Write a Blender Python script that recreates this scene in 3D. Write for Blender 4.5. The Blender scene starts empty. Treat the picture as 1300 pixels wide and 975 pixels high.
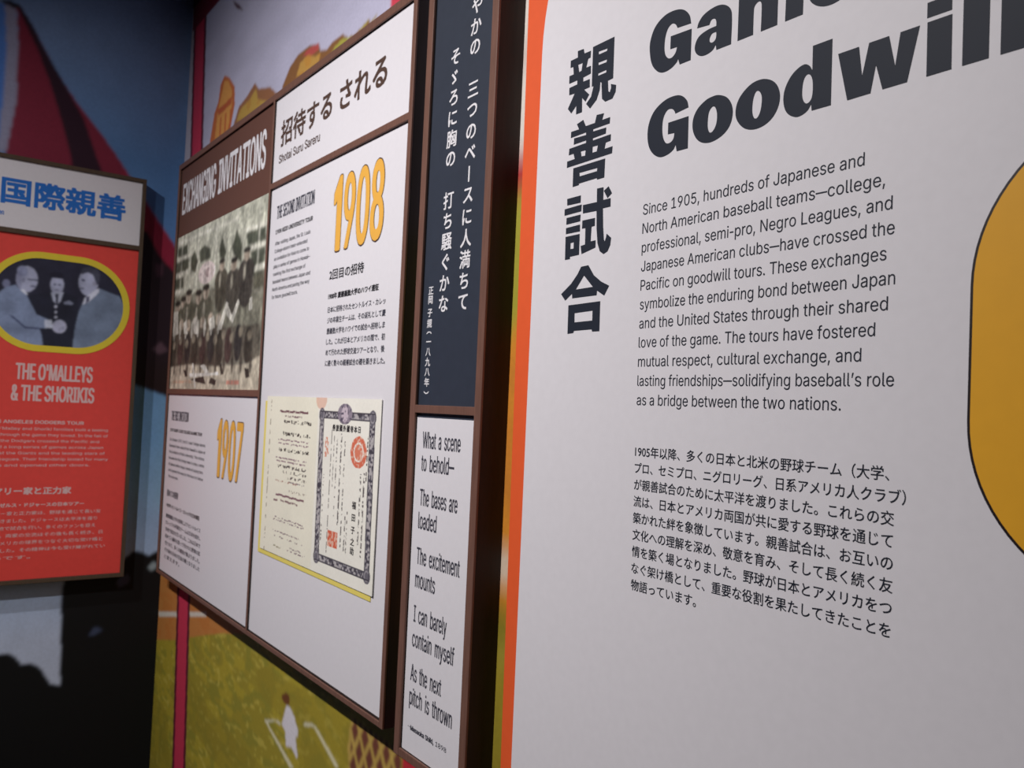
import bpy, bmesh, math
import numpy as np
from mathutils import Matrix, Vector

# ------------------------------------------------------------------ camera, world, lights, exposure
SC = bpy.context.scene
COL = SC.collection
cam_data = bpy.data.cameras.new('camera')
cam = bpy.data.objects.new('camera', cam_data)
COL.objects.link(cam)
cam_data.sensor_fit = 'HORIZONTAL'
cam_data.sensor_width = 36.0
cam_data.lens = 36.0 * 1070.52 / 1300.0
cam_data.clip_start = 0.02
right = Vector((0.5945388, 0.8028527, 0.0441719))
up = Vector((0.0004312, -0.0552540, 0.9984722))
back = Vector((0.8040668, -0.5936114, -0.0331968))
cam.matrix_world = Matrix(((right.x, up.x, back.x, 0.0), (right.y, up.y, back.y, -0.75),
                           (right.z, up.z, back.z, 1.5), (0, 0, 0, 1)))
cam_data.dof.use_dof = True
cam_data.dof.focus_distance = 0.98
cam_data.dof.aperture_fstop = 10.0
SC.camera = cam

world = bpy.data.worlds.new('world')
SC.world = world
world.use_nodes = True
world.node_tree.nodes['Background'].inputs[0].default_value = (0.5, 0.55, 0.65, 1)
world.node_tree.nodes['Background'].inputs[1].default_value = 0.05

def spot(name, loc, target, watts, angle, blend, radius, colour):
    l = bpy.data.lights.new(name, 'SPOT')
    l.energy = watts; l.spot_size = math.radians(angle); l.spot_blend = blend
    l.shadow_soft_size = radius; l.color = colour
    o = bpy.data.objects.new(name, l); COL.objects.link(o)
    o.location = loc
    o.rotation_euler = (Vector(target) - Vector(loc)).to_track_quat('-Z', 'Y').to_euler()
    return o
spot('track_spot_far', (-1.77, -1.63, 3.0), (-2.28, 0.0, 0.70), 79, 102, 1.0, 0.03, (1.0, 0.975, 0.99))
spot('track_spot_near', (-0.96, -1.69, 3.0), (-1.28, 0.0, 0.80), 167, 100, 1.0, 0.03, (1.0, 0.965, 0.965))

SC.view_settings.view_transform = 'Standard'
SC.view_settings.look = 'None'
SC.view_settings.gamma = 1.0
SC.view_settings.use_curve_mapping = False
SC.view_settings.exposure = 0.0

# letter outlines, the painted shapes of the murals and pictures, and the headline letters (all plain coordinates)
GLYPHS = {
    "A": [480,[[39,0,16,0,78,170,140,339,201,509,226,509,251,509,276,509,338,339,401,170,463,0,440,0,418,0,395,0,359,101,323,202,287,302,281,321,273,344,264,372,255,400,245,435,232,478,236,478,241,478,245,478,233,435,222,399,213,371,204,343,196,320,191,302,155,202,120,101,85,0,62,0],[197,142,110,142,110,161,110,180,110,199,197,199,283,199,370,199,370,180,370,161,370,142,283,142]]],
    "B": [456,[[122,0,60,0,60,170,60,339,60,509,120,509,181,509,241,509,276,509,306,503,329,491,352,479,369,462,381,442,392,422,398,399,398,374,398,352,394,334,387,320,379,306,369,294,356,286,344,277,330,271,315,267,315,265,315,264,315,262,331,261,347,255,363,245,379,235,392,221,402,203,413,185,418,163,418,136,418,111,412,87,400,67,388,46,370,30,344,18,319,6,287,0,247,0,184,0],[125,115,125,57,165,57,205,57,245,57,284,57,313,65,330,80,347,95,355,114,355,137,355,154,351,170,342,184,334,198,321,209,306,218,290,227,271,231,248,231,207,231,166,231,125,231,125,173],[125,341,125,285,162,285,200,285,238,285,257,285,273,289,288,296,303,303,315,313,323,326,332,339,336,355,336,372,336,395,328,414,313,429,297,444,273,452,240,452,202,452,163,452,125,452,125,396]]],
    "C": [510,[[293,-7,267,-7,223,-7,184,4,150,25,116,46,89,76,70,115,50,154,40,201,40,254,40,308,50,354,70,393,89,432,116,462,150,484,184,505,223,516,267,516,293,516,317,512,340,504,363,497,384,486,402,471,420,457,436,439,448,418,460,398,468,374,473,348,451,348,430,348,408,348,404,366,398,381,389,395,381,408,370,419,357,428,345,438,331,444,315,449,300,454,284,456,267,456,236,456,208,448,184,432,159,417,139,394,125,364,111,334,103,297,103,254,103,211,111,175,125,145,140,115,159,92,184,76,209,61,236,53,267,53,284,53,300,55,315,60,331,65,345,71,357,81,370,90,381,101,389,114,398,128,404,143,408,160,430,160,451,160,473,160,469,135,460,111,448,91,436,70,421,52,402,38,384,23,363,12,341,5,318,-3]]],
    "D": [502,[[271,0,219,0,178,0,137,0,96,0,96,19,96,38,96,57,136,57,175,57,215,57,256,57,291,65,318,81,345,97,366,119,379,149,392,179,399,214,399,255,399,296,392,331,379,361,366,390,346,412,320,428,293,444,260,452,221,452,178,452,136,452,93,452,93,471,93,490,93,509,137,509,181,509,225,509,275,509,317,499,353,478,388,458,415,429,433,391,452,353,462,308,462,255,462,202,452,157,433,119,414,81,387,51,351,31,314,10],[103,509,125,509,125,339,125,170,125,0,103,0,82,0,60,0,60,170,60,339,60,509,82,509]]],
    "E": [419,[[165,0,60,0,60,170,60,339,60,509,164,509,268,509,372,509,372,490,372,471,372,452,290,452,207,452,125,452,125,396,125,341,125,286,202,286,278,286,355,286,355,267,355,248,355,229,278,229,202,229,125,229,125,172,125,114,125,57,208,57,292,57,375,57,375,38,375,19,375,0,270,0]]],
    "F": [410,[[82,0,60,0,60,170,60,339,60,509,163,509,266,509,369,509,369,490,369,471,369,452,288,452,206,452,125,452,125,394,125,336,125,278,198,278,272,278,346,278,346,259,346,240,346,221,272,221,198,221,125,221,125,147,125,74,125,0,103,0]]],
    "G": [520,[[309,-7,269,-7,223,-7,184,4,149,25,115,46,88,77,69,116,50,155,40,201,40,254,40,308,50,354,69,393,88,432,115,462,149,484,183,505,221,516,265,516,292,516,317,512,340,504,364,496,385,484,403,469,422,454,437,437,449,416,461,396,470,373,474,349,452,349,430,349,408,349,403,365,396,380,387,393,379,406,368,417,356,427,344,436,330,444,315,448,300,453,283,456,265,456,235,456,208,448,183,432,159,417,139,394,125,364,111,334,103,297,103,254,103,211,111,175,125,145,140,115,159,92,184,76,209,61,237,53,269,53,297,53,323,59,345,71,367,83,384,101,396,123,409,146,415,172,415,202,421,201,428,200,434,199,384,199,333,199,283,199,283,218,283,237,283,256,348,256,413,256,478,256,478,237,478,219,478,200,478,158,469,122,451,91,433,60,408,36,377,19,345,2]]],
    "H": [517,[[82,0,60,0,60,170,60,339,60,509,82,509,103,509,125,509,125,435,125,362,125,289,214,289,303,289,392,289,392,362,392,435,392,509,414,509,435,509,457,509,457,339,457,170,457,0,435,0,414,0,392,0,392,77,392,155,392,232,303,232,214,232,125,232,125,155,125,77,125,0,103,0]]],
    "I": [301,[[111,0,31,0,31,19,31,38,31,57,60,57,89,57,118,57,118,189,118,320,118,452,89,452,60,452,31,452,31,471,31,490,31,509,111,509,190,509,269,509,269,490,269,471,269,452,240,452,212,452,183,452,183,320,183,189,183,57,212,57,240,57,269,57,269,38,269,19,269,0,190,0]]],
    "J": [396,[[230,-7,185,-7,140,-7,104,6,75,33,47,59,33,97,33,145,33,155,33,164,33,173,55,173,76,173,98,173,98,164,98,155,98,145,98,114,106,91,122,74,137,58,159,50,185,50,211,50,232,58,248,74,264,91,272,114,272,145,272,267,272,388,272,509,293,509,315,509,336,509,336,388,336,267,336,145,336,97,322,59,294,33,266,6]]],
    "K": [467,[[146,189,104,145,104,169,104,193,104,216,116,232,128,247,139,261,151,275,162,290,174,303,187,317,199,331,212,344,262,399,313,454,364,509,392,509,420,509,448,509,376,431,304,353,231,276,230,276,229,276,228,276,187,233],[82,0,60,0,60,170,60,339,60,509,82,509,103,509,125,509,125,451,125,392,125,334,124,298,124,261,124,225,124,214,124,204,125,193,125,129,125,64,125,0,103,0],[398,0,372,0,311,86,249,173,188,259,201,276,215,293,228,309,302,206,375,103,449,0,423,0]]],
    "L": [393,[[160,0,60,0,60,170,60,339,60,509,82,509,103,509,125,509,125,358,125,208,125,57,203,57,282,57,361,57,361,38,361,19,361,0,261,0]]],
    "M": [628,[[81,0,60,0,60,170,60,339,60,509,91,509,121,509,152,509,193,402,235,294,277,187,280,180,284,170,287,159,291,148,295,136,299,123,303,110,307,97,311,84,315,71,319,59,322,49,317,49,312,49,307,49,310,59,314,70,318,83,322,95,326,108,330,121,334,134,338,147,342,158,346,170,349,179,352,187,394,294,435,402,476,509,507,509,537,509,568,509,568,339,568,170,568,0,547,0,525,0,504,0,504,97,504,194,504,291,504,302,504,314,504,327,505,340,505,354,505,369,505,383,506,398,506,413,506,428,507,443,507,457,509,457,511,457,513,457,508,441,503,426,498,409,492,393,487,378,482,363,477,348,472,334,467,322,463,309,459,299,456,291,418,194,380,97,342,0,323,0,305,0,286,0,248,97,209,194,170,291,167,299,163,309,159,321,155,333,150,346,145,361,140,376,135,391,129,408,124,424,118,441,112,457,114,457,117,457,119,457,119,444,120,431,120,416,120,401,121,387,121,372,121,357,121,342,122,328,122,315,122,302,122,291,122,194,122,97,122,0,101,0]]],
    "N": [523,[[82,0,60,0,60,170,60,339,60,509,85,509,111,509,136,509,205,400,274,291,343,183,349,174,355,164,363,151,370,138,379,123,388,107,396,90,405,73,414,55,411,55,408,54,405,54,403,72,401,90,401,108,400,126,399,142,399,157,399,172,399,185,399,195,399,300,399,404,399,509,420,509,442,509,463,509,463,339,463,170,463,0,438,0,412,0,387,0,325,97,264,193,202,290,194,303,186,316,177,331,169,345,159,362,148,381,137,400,123,424,108,452,111,453,115,453,119,454,120,428,121,405,122,384,123,362,124,344,124,328,125,312,125,300,125,291,125,194,125,97,125,0,103,0]]],
    "O": [533,[[311,-7,267,-7,223,-7,184,4,150,25,116,46,90,76,70,115,50,154,40,201,40,254,40,308,50,354,70,393,90,432,116,462,150,484,184,505,223,516,267,516,311,516,350,505,384,484,418,462,444,432,464,393,483,354,493,308,493,254,493,201,483,154,464,115,444,76,418,46,384,25,350,4],[236,53,267,53,297,53,325,61,349,76,374,91,394,114,408,144,423,174,430,211,430,254,430,298,423,335,408,365,394,395,374,417,349,433,325,448,297,456,267,456,236,456,209,448,184,433,159,417,140,394,125,364,111,334,103,297,103,254,103,211,111,174,125,144,140,114,159,92,184,76,209,61]]],
    "P": [445,[[82,0,60,0,60,170,60,339,60,509,118,509,177,509,235,509,274,509,307,502,332,487,358,473,377,454,390,430,402,405,409,378,409,348,409,317,402,290,390,265,377,241,358,222,332,207,307,193,274,186,235,186,193,186,151,186,109,186,109,205,109,224,109,242,150,242,191,242,233,242,259,242,281,247,297,256,313,265,325,278,333,294,341,310,344,328,344,348,344,368,341,386,333,402,325,417,313,430,297,439,280,448,259,452,232,452,196,452,160,452,125,452,125,301,125,151,125,0,103,0]]],
    "Q": [533,[[274,121,245,159,268,159,290,159,313,159,332,134,351,109,369,85,374,78,379,71,384,65,412,27,440,-10,468,-48,446,-48,423,-48,401,-48,382,-23,364,2,346,27,341,33,336,39,331,46,302,84],[311,-7,267,-7,223,-7,184,4,150,25,116,46,90,76,70,115,50,154,40,201,40,254,40,308,50,354,70,393,90,432,116,462,150,484,184,505,223,516,267,516,311,516,350,505,384,484,418,462,444,432,464,393,483,354,493,308,493,254,493,201,483,154,464,115,444,76,418,46,384,25,350,4],[236,53,267,53,297,53,325,61,349,76,374,91,394,114,408,144,423,174,430,211,430,254,430,298,423,335,408,365,394,395,374,417,349,433,325,448,297,456,267,456,236,456,209,448,184,433,159,417,140,394,125,364,111,334,103,297,103,254,103,211,111,174,125,144,140,114,159,92,184,76,209,61]]],
    "R": [449,[[82,0,60,0,60,170,60,339,60,509,119,509,177,509,236,509,275,509,307,502,333,489,359,475,378,457,390,433,403,410,409,382,409,352,409,321,403,295,390,271,378,248,359,230,333,217,307,204,275,198,236,198,189,198,143,198,96,198,96,217,96,236,96,255,142,255,188,255,234,255,260,255,281,259,298,267,314,275,326,286,334,300,341,315,345,332,345,352,345,372,341,390,334,405,326,420,314,431,298,440,281,448,259,452,233,452,197,452,161,452,125,452,125,301,125,151,125,0,103,0],[378,0,353,0,312,76,271,153,230,229,254,229,279,229,303,229,344,153,386,76,428,0,403,0]]],
    "S": [447,[[263,-9,224,-9,187,-9,155,-3,128,9,100,21,79,38,64,60,49,82,40,107,38,137,60,137,82,137,104,137,106,117,112,101,123,88,134,75,149,65,166,59,184,52,203,49,224,49,247,49,268,53,286,60,304,68,319,78,329,92,340,105,346,121,346,139,346,155,341,169,332,179,323,189,311,198,296,205,281,211,264,217,245,222,224,228,204,234,184,239,142,251,109,268,86,289,63,311,52,339,52,372,52,401,60,426,75,448,90,469,111,486,138,498,164,510,194,516,227,516,261,516,290,510,316,498,342,486,362,469,377,449,392,428,400,404,401,378,380,378,358,378,337,378,335,403,323,423,302,437,281,451,256,459,225,459,203,459,184,455,167,448,151,441,138,431,129,418,120,406,115,391,115,376,115,358,120,344,131,334,142,323,154,314,169,308,184,302,199,297,212,293,230,289,247,284,264,279,279,275,295,270,312,264,328,257,344,248,359,238,373,227,385,214,395,198,404,181,408,162,408,139,408,111,401,86,386,64,372,41,351,24,323,11,296,-2]]],
    "T": [449,[[85,452,32,452,32,471,32,490,32,509,160,509,288,509,417,509,417,490,417,471,417,452,363,452,310,452,257,452,257,301,257,151,257,0,235,0,214,0,193,0,193,151,193,301,193,452,139,452]]],
    "U": [517,[[299,-8,259,-8,219,-8,184,0,154,15,124,31,101,53,85,80,68,107,60,138,60,173,60,285,60,397,60,509,81,509,103,509,124,509,124,399,124,288,124,178,124,154,130,132,141,113,152,94,167,79,187,68,207,57,231,52,259,52,287,52,311,57,331,68,351,79,366,94,377,113,387,132,393,154,393,178,393,288,393,399,393,509,414,509,436,509,457,509,457,397,457,285,457,173,457,138,449,107,433,80,416,53,393,31,363,15,334,0]]],
    "V": [480,[[229,0,204,0,141,170,79,339,16,509,39,509,62,509,84,509,120,408,156,307,192,206,198,189,206,166,215,137,224,109,235,73,248,31,243,31,239,31,235,31,247,74,258,110,267,138,276,166,284,189,290,206,325,307,360,408,395,509,417,509,440,509,463,509,401,339,340,170,278,0,253,0]]],
    "W": [686,[[180,0,155,0,109,170,63,339,16,509,38,509,60,509,82,509,109,404,136,300,163,196,168,179,172,163,175,145,179,128,183,111,187,94,190,76,194,58,197,40,194,40,192,40,189,40,193,58,196,76,200,94,203,111,207,128,211,145,215,163,220,179,224,196,251,300,279,404,306,509,331,509,355,509,380,509,407,404,434,300,462,196,466,179,470,163,474,145,478,128,482,111,486,94,490,76,494,58,497,40,494,40,491,40,488,40,492,58,495,76,499,94,502,111,506,128,510,145,515,163,519,179,523,196,550,300,576,404,603,509,625,509,647,509,670,509,623,339,577,170,530,0,505,0,480,0,455,0,426,108,397,215,368,323,362,344,357,367,351,391,346,416,341,444,336,475,341,475,345,475,350,475,345,445,340,419,335,395,330,371,324,347,318,323,289,215,260,108,230,0,205,0]]],
    "X": [474,[[43,0,18,0,84,95,151,190,217,284,217,268,217,252,217,236,155,327,92,418,29,509,54,509,79,509,104,509,129,473,153,437,178,400,188,385,197,372,204,361,211,350,217,340,223,329,229,318,236,306,243,292,240,292,236,292,232,292,239,306,246,318,252,329,258,339,264,350,272,361,279,372,288,385,298,400,323,437,348,473,374,509,398,509,422,509,446,509,384,419,321,329,259,239,259,255,259,271,259,287,324,191,390,96,456,0,431,0,406,0,382,0,352,43,322,86,292,129,283,143,275,155,268,165,262,175,256,185,250,195,244,206,238,217,230,231,235,231,240,231,244,231,238,218,231,207,225,196,219,186,213,176,206,166,199,155,191,143,182,129,152,86,122,43,91,0,67,0]]],
    "Y": [472,[[225,0,203,0,203,69,203,139,203,208,141,308,79,409,16,509,41,509,66,509,91,509,125,454,159,399,192,344,203,326,213,309,222,292,231,275,240,255,250,230,241,230,232,230,224,230,233,255,242,276,251,293,260,310,270,327,280,344,314,399,347,454,381,509,406,509,430,509,455,509,393,409,330,308,268,208,268,139,268,69,268,0,247,0]]],
    "Z": [438,[[161,0,42,0,42,15,42,31,42,46,119,159,196,272,273,385,284,400,295,415,306,431,318,446,329,461,341,476,343,469,346,461,348,454,327,453,306,453,285,452,264,452,244,452,223,452,162,452,101,452,40,452,40,471,40,490,40,509,159,509,278,509,397,509,397,493,397,477,397,462,321,351,245,240,169,129,158,113,146,97,134,81,122,65,110,49,97,33,95,40,93,47,90,54,111,55,132,56,152,57,173,57,193,57,214,57,276,57,338,57,399,57,399,38,399,19,399,0,280,0]]],
    "a": [389,[[182,-9,160,-9,136,-9,114,-4,94,5,75,14,59,27,48,45,36,62,30,83,30,108,30,130,35,147,43,161,52,175,63,185,78,193,92,201,108,207,125,211,143,215,160,218,178,220,201,223,219,225,234,227,248,228,258,231,265,235,272,239,276,245,276,255,276,255,276,256,276,257,276,272,273,286,267,297,261,308,252,316,240,322,228,328,213,331,196,331,178,331,162,328,149,322,136,317,126,309,118,301,110,292,104,283,100,274,80,280,61,285,41,291,50,314,62,332,79,346,95,360,113,369,133,375,153,381,173,384,194,384,208,384,223,383,239,379,255,376,271,370,286,360,301,351,313,338,322,320,332,303,337,280,337,251,337,168,337,84,337,0,317,0,297,0,277,0,277,17,277,35,277,52,275,52,274,52,272,52,268,43,261,34,252,25,243,15,230,7,215,1,200,-5],[155,45,170,45,193,45,212,50,228,59,243,68,255,79,263,93,271,107,276,122,276,138,276,155,276,173,276,190,273,187,268,184,259,182,251,180,242,178,231,176,221,174,210,172,200,171,190,170,182,169,175,168,161,166,147,163,134,159,121,154,111,148,103,139,96,131,92,119,92,105,92,92,95,81,102,72,109,63,118,57,130,52,142,48]]],
    "b": [424,[[261,-8,229,-8,206,-8,187,-4,172,4,158,12,146,21,138,31,129,42,123,51,118,59,116,59,114,59,112,59,112,39,112,20,112,0,92,0,72,0,53,0,53,170,53,339,53,509,73,509,93,509,114,509,114,446,114,382,114,319,115,319,117,319,118,319,123,327,129,336,137,346,145,356,157,365,171,373,186,381,205,384,229,384,261,384,289,376,313,361,337,345,356,322,370,293,383,263,390,229,390,189,390,149,383,114,370,84,356,55,337,32,313,16,289,0],[197,47,220,47,244,47,263,53,279,66,295,78,308,95,316,117,324,138,328,162,328,189,328,216,324,240,316,261,308,282,296,299,280,311,264,324,244,330,220,330,197,330,177,324,161,312,145,300,133,284,125,263,117,242,113,217,113,189,113,161,117,136,125,115,133,94,146,77,162,65,178,53]]],
    "c": [396,[[226,-8,207,-8,173,-8,143,0,117,16,91,33,71,56,56,85,41,114,34,149,34,187,34,227,41,262,56,291,71,321,91,343,117,360,143,376,173,384,207,384,226,384,243,382,260,377,276,372,292,365,305,356,319,347,330,335,340,322,350,309,357,294,362,277,342,272,322,267,303,262,300,272,296,281,290,289,285,297,278,305,270,311,262,317,253,322,242,325,232,328,220,330,207,330,182,330,161,323,145,310,129,297,116,280,108,258,100,237,96,213,96,187,96,162,100,139,108,117,116,96,129,79,145,66,161,53,182,46,207,46,220,46,232,48,243,52,253,55,263,60,271,66,279,72,286,80,292,89,297,97,301,107,304,117,324,112,343,107,363,102,358,85,351,70,341,56,332,43,320,31,306,21,293,12,277,4,261,-1,244,-6]]],
    "d": [424,[[219,-8,195,-8,164,-8,136,0,111,16,87,32,68,55,55,84,41,114,34,149,34,189,34,229,41,263,55,293,69,322,88,345,112,361,136,376,164,384,196,384,219,384,238,381,253,373,268,365,279,356,287,346,296,336,302,327,306,319,308,319,309,319,311,319,311,382,311,446,311,509,331,509,351,509,372,509,372,339,372,170,372,0,352,0,332,0,313,0,313,20,313,39,313,59,311,59,309,59,307,59,302,51,295,42,287,31,278,21,267,12,252,4,238,-4],[181,47,205,47,227,47,247,53,263,65,279,77,291,94,299,115,308,136,312,161,312,189,312,217,308,242,300,263,292,284,279,300,263,312,247,324,228,330,205,330,181,330,161,324,145,311,129,299,116,282,108,261,100,240,96,216,96,189,96,162,100,138,109,117,117,95,129,78,145,66,161,53]]],
    "e": [404,[[238,-8,212,-8,175,-8,143,0,117,16,90,33,70,56,56,85,41,114,34,148,34,187,34,226,41,260,55,290,69,319,89,343,115,359,141,376,171,384,205,384,226,384,246,381,266,374,285,367,303,356,319,341,335,326,348,306,357,282,366,258,371,228,371,194,371,186,371,178,371,169,272,169,174,169,75,169,75,187,75,204,75,221,163,221,250,221,338,221,329,215,319,208,310,202,310,227,306,249,298,269,290,288,278,303,263,314,247,325,228,330,205,330,182,330,163,325,146,313,130,302,118,288,109,270,100,251,96,232,96,211,96,200,96,189,96,178,96,150,101,126,110,106,120,87,134,72,151,61,168,51,189,46,212,46,228,46,241,48,254,53,266,57,277,64,285,73,294,82,301,93,306,105,325,101,345,96,365,91,359,71,349,54,335,39,321,24,303,13,283,4,262,-4]]],
    "f": [254,[[154,379,228,379,228,362,228,344,228,327,154,327,80,327,6,327,6,344,6,362,6,379,80,379],[101,0,81,0,81,144,81,288,81,432,81,453,86,471,96,486,106,500,119,511,135,519,152,526,169,530,187,530,201,530,213,529,222,527,232,525,238,523,243,521,238,503,233,486,227,468,224,470,220,471,215,472,210,473,203,474,195,474,176,474,163,469,154,460,146,451,142,437,142,419,142,279,142,140,142,0,121,0]]],
    "g": [425,[[238,-151,207,-151,179,-151,155,-147,134,-140,113,-132,96,-123,82,-110,69,-98,58,-84,51,-69,67,-60,84,-50,101,-41,107,-49,113,-57,122,-66,130,-75,141,-82,154,-88,168,-94,186,-97,207,-97,238,-97,263,-90,282,-75,302,-60,311,-37,311,-6,311,19,311,44,311,68,310,68,308,68,306,68,301,60,295,51,287,41,278,32,267,23,252,16,238,8,219,5,195,5,164,5,137,12,113,27,88,41,69,62,55,90,41,118,34,152,34,191,34,230,41,264,55,293,69,322,88,345,112,361,137,376,165,384,196,384,220,384,239,381,253,373,268,365,280,356,288,346,297,336,303,327,308,319,309,319,311,319,313,319,313,339,313,359,313,379,333,379,353,379,372,379,372,250,372,121,372,-9,372,-42,365,-69,350,-90,335,-111,316,-126,291,-136,266,-146],[181,59,205,59,228,59,248,64,264,75,280,86,292,101,300,121,308,141,312,165,312,193,312,220,308,243,300,264,292,284,280,301,264,312,248,324,228,330,205,330,181,330,161,324,145,312,129,299,117,283,109,262,100,242,96,219,96,193,96,166,100,143,109,123,117,103,129,87,145,76,162,65]]],
    "h": [410,[[114,249,114,227,114,151,114,76,114,0,93,0,73,0,53,0,53,170,53,339,53,509,73,509,93,509,114,509,114,435,114,361,114,287,110,287,106,287,102,287,114,322,131,347,152,362,174,377,199,384,227,384,253,384,276,379,295,369,315,358,330,342,341,321,352,299,357,273,357,240,357,160,357,80,357,0,337,0,316,0,296,0,296,78,296,157,296,235,296,265,288,288,273,304,258,321,237,329,210,329,192,329,175,325,161,317,146,309,135,298,126,283,118,267]]],
    "i": [167,[[73,0,53,0,53,126,53,253,53,379,73,379,93,379,114,379,114,253,114,126,114,0,93,0],[95,443,84,443,72,443,62,447,54,455,45,462,41,472,41,483,41,494,45,504,54,512,62,520,72,524,84,524,95,524,106,520,114,512,122,504,126,494,126,483,126,472,122,462,114,455,106,447]]],
    "j": [167,[[53,243,53,379,73,379,93,379,114,379,114,243,114,106,114,-30,114,-53,110,-73,102,-90,93,-107,81,-120,65,-129,48,-138,28,-143,4,-143,-1,-143,-5,-143,-10,-143,-10,-124,-10,-105,-10,-87,-6,-87,-2,-87,2,-87,20,-87,32,-82,40,-72,49,-62,53,-48,53,-29,53,107],[95,443,83,443,72,443,62,447,53,455,45,462,41,472,41,483,41,494,45,504,53,512,62,520,72,524,83,524,95,524,105,520,114,512,122,504,126,494,126,483,126,472,122,462,114,455,105,447]]],
    "k": [381,[[132,158,110,137,110,162,110,187,110,212,113,212,117,212,121,212,175,268,230,323,284,379,310,379,335,379,360,379,301,319,243,259,184,199,182,199,179,199,177,199,155,178],[73,0,53,0,53,170,53,339,53,509,73,509,93,509,114,509,114,339,114,170,114,0,93,0],[320,0,294,0,245,62,197,124,148,186,162,200,177,214,191,229,252,152,312,76,372,0,346,0]]],
    "l": [189,[[147,-2,139,-2,110,-2,88,5,74,20,60,35,53,57,53,84,53,226,53,367,53,509,73,509,93,509,114,509,114,372,114,235,114,99,114,81,116,69,120,62,125,55,133,52,146,52,152,52,157,52,160,53,164,53,167,54,170,54,173,37,177,20,181,3,175,1,169,0,162,-1,154,-2]]],
    "m": [610,[[73,0,53,0,53,126,53,253,53,379,72,379,92,379,112,379,112,351,112,323,112,295,111,295,109,295,108,295,113,316,121,332,132,346,144,359,157,369,172,376,187,383,203,386,219,386,247,386,270,378,287,361,305,344,316,322,321,295,318,295,315,295,312,295,317,313,325,329,337,343,349,357,364,367,381,375,398,382,416,386,437,386,459,386,479,381,497,372,515,362,530,348,541,328,551,309,557,285,557,255,557,170,557,85,557,0,536,0,516,0,496,0,496,85,496,169,496,254,496,281,488,301,473,313,457,325,439,330,419,330,402,330,387,327,374,320,362,313,352,303,345,290,339,278,335,263,335,247,335,165,335,82,335,0,315,0,295,0,274,0,274,87,274,173,274,260,274,281,267,298,253,311,239,324,221,330,199,330,185,330,171,327,158,320,144,313,134,303,126,289,118,276,114,258,114,238,114,159,114,79,114,0,93,0]]],
    "n": [410,[[114,249,114,227,114,151,114,76,114,0,93,0,73,0,53,0,53,126,53,253,53,379,72,379,92,379,112,379,112,349,112,318,112,287,109,287,106,287,102,287,114,322,131,347,152,362,174,377,199,384,227,384,253,384,276,379,295,369,314,358,330,342,341,321,352,299,357,273,357,240,357,160,357,80,357,0,337,0,316,0,296,0,296,78,296,157,296,235,296,265,288,288,273,304,258,321,237,329,210,329,192,329,175,325,161,317,146,309,135,298,126,283,118,267]]],
    "o": [415,[[242,-8,207,-8,173,-8,143,0,117,16,91,33,71,56,56,85,41,114,34,149,34,187,34,227,41,262,56,291,71,321,91,343,117,360,143,376,173,384,207,384,242,384,273,376,299,360,325,343,345,321,359,291,374,262,381,227,381,187,381,149,374,114,359,85,345,56,325,33,299,16,273,0],[182,46,207,46,233,46,254,53,270,66,287,79,299,96,307,117,315,139,319,162,319,187,319,213,315,236,307,258,299,280,287,297,270,310,254,323,233,330,207,330,182,330,161,323,145,310,129,297,116,280,108,258,100,237,96,213,96,187,96,162,100,139,108,117,116,96,129,79,145,66,161,53]]],
    "p": [424,[[73,-143,53,-143,53,31,53,205,53,379,72,379,92,379,112,379,112,359,112,339,112,319,114,319,116,319,118,319,123,327,129,336,137,346,145,356,157,365,171,373,186,381,205,384,229,384,261,384,289,376,313,361,337,345,356,322,370,293,383,263,390,229,390,189,390,149,383,114,370,84,356,55,337,32,313,16,289,0,261,-8,229,-8,206,-8,187,-4,173,4,158,12,146,21,138,31,130,42,123,51,118,59,117,59,115,59,114,59,114,-8,114,-76,114,-143,93,-143],[197,47,220,47,244,47,263,53,279,66,295,78,308,95,316,117,324,138,328,162,328,189,328,216,324,240,316,261,308,282,296,299,280,311,264,324,244,330,220,330,197,330,177,324,161,312,145,300,133,284,125,263,117,242,113,217,113,189,113,161,117,136,125,115,133,94,146,77,162,65,178,53]]],
    "q": [424,[[372,31,372,-143,351,-143,331,-143,311,-143,311,-76,311,-8,311,59,309,59,308,59,306,59,302,51,295,42,287,31,278,21,267,12,252,4,238,-4,219,-8,195,-8,164,-8,136,0,111,16,87,32,68,55,55,84,41,114,34,149,34,189,34,229,41,263,55,293,69,322,88,345,112,361,136,376,164,384,196,384,219,384,238,381,253,373,268,365,279,356,287,346,296,336,302,327,307,319,309,319,311,319,313,319,313,339,313,359,313,379,332,379,352,379,372,379,372,205],[181,47,205,47,227,47,247,53,263,65,279,77,291,94,299,115,308,136,312,161,312,189,312,217,308,242,300,263,292,284,279,300,263,312,247,324,228,330,205,330,181,330,161,324,145,311,129,299,116,282,108,261,100,240,96,216,96,189,96,162,100,138,109,117,117,95,129,78,145,66,161,53]]],
    "r": [259,[[73,0,53,0,53,126,53,253,53,379,72,379,92,379,112,379,112,360,112,340,112,321,113,321,114,321,115,321,122,340,135,355,152,367,170,379,190,385,213,385,218,385,223,385,229,384,235,384,240,384,243,384,243,363,243,343,243,322,242,323,237,323,230,324,223,325,215,326,207,326,189,326,173,322,159,315,145,307,134,297,126,284,118,270,114,255,114,237,114,158,114,79,114,0,93,0]]],
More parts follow.
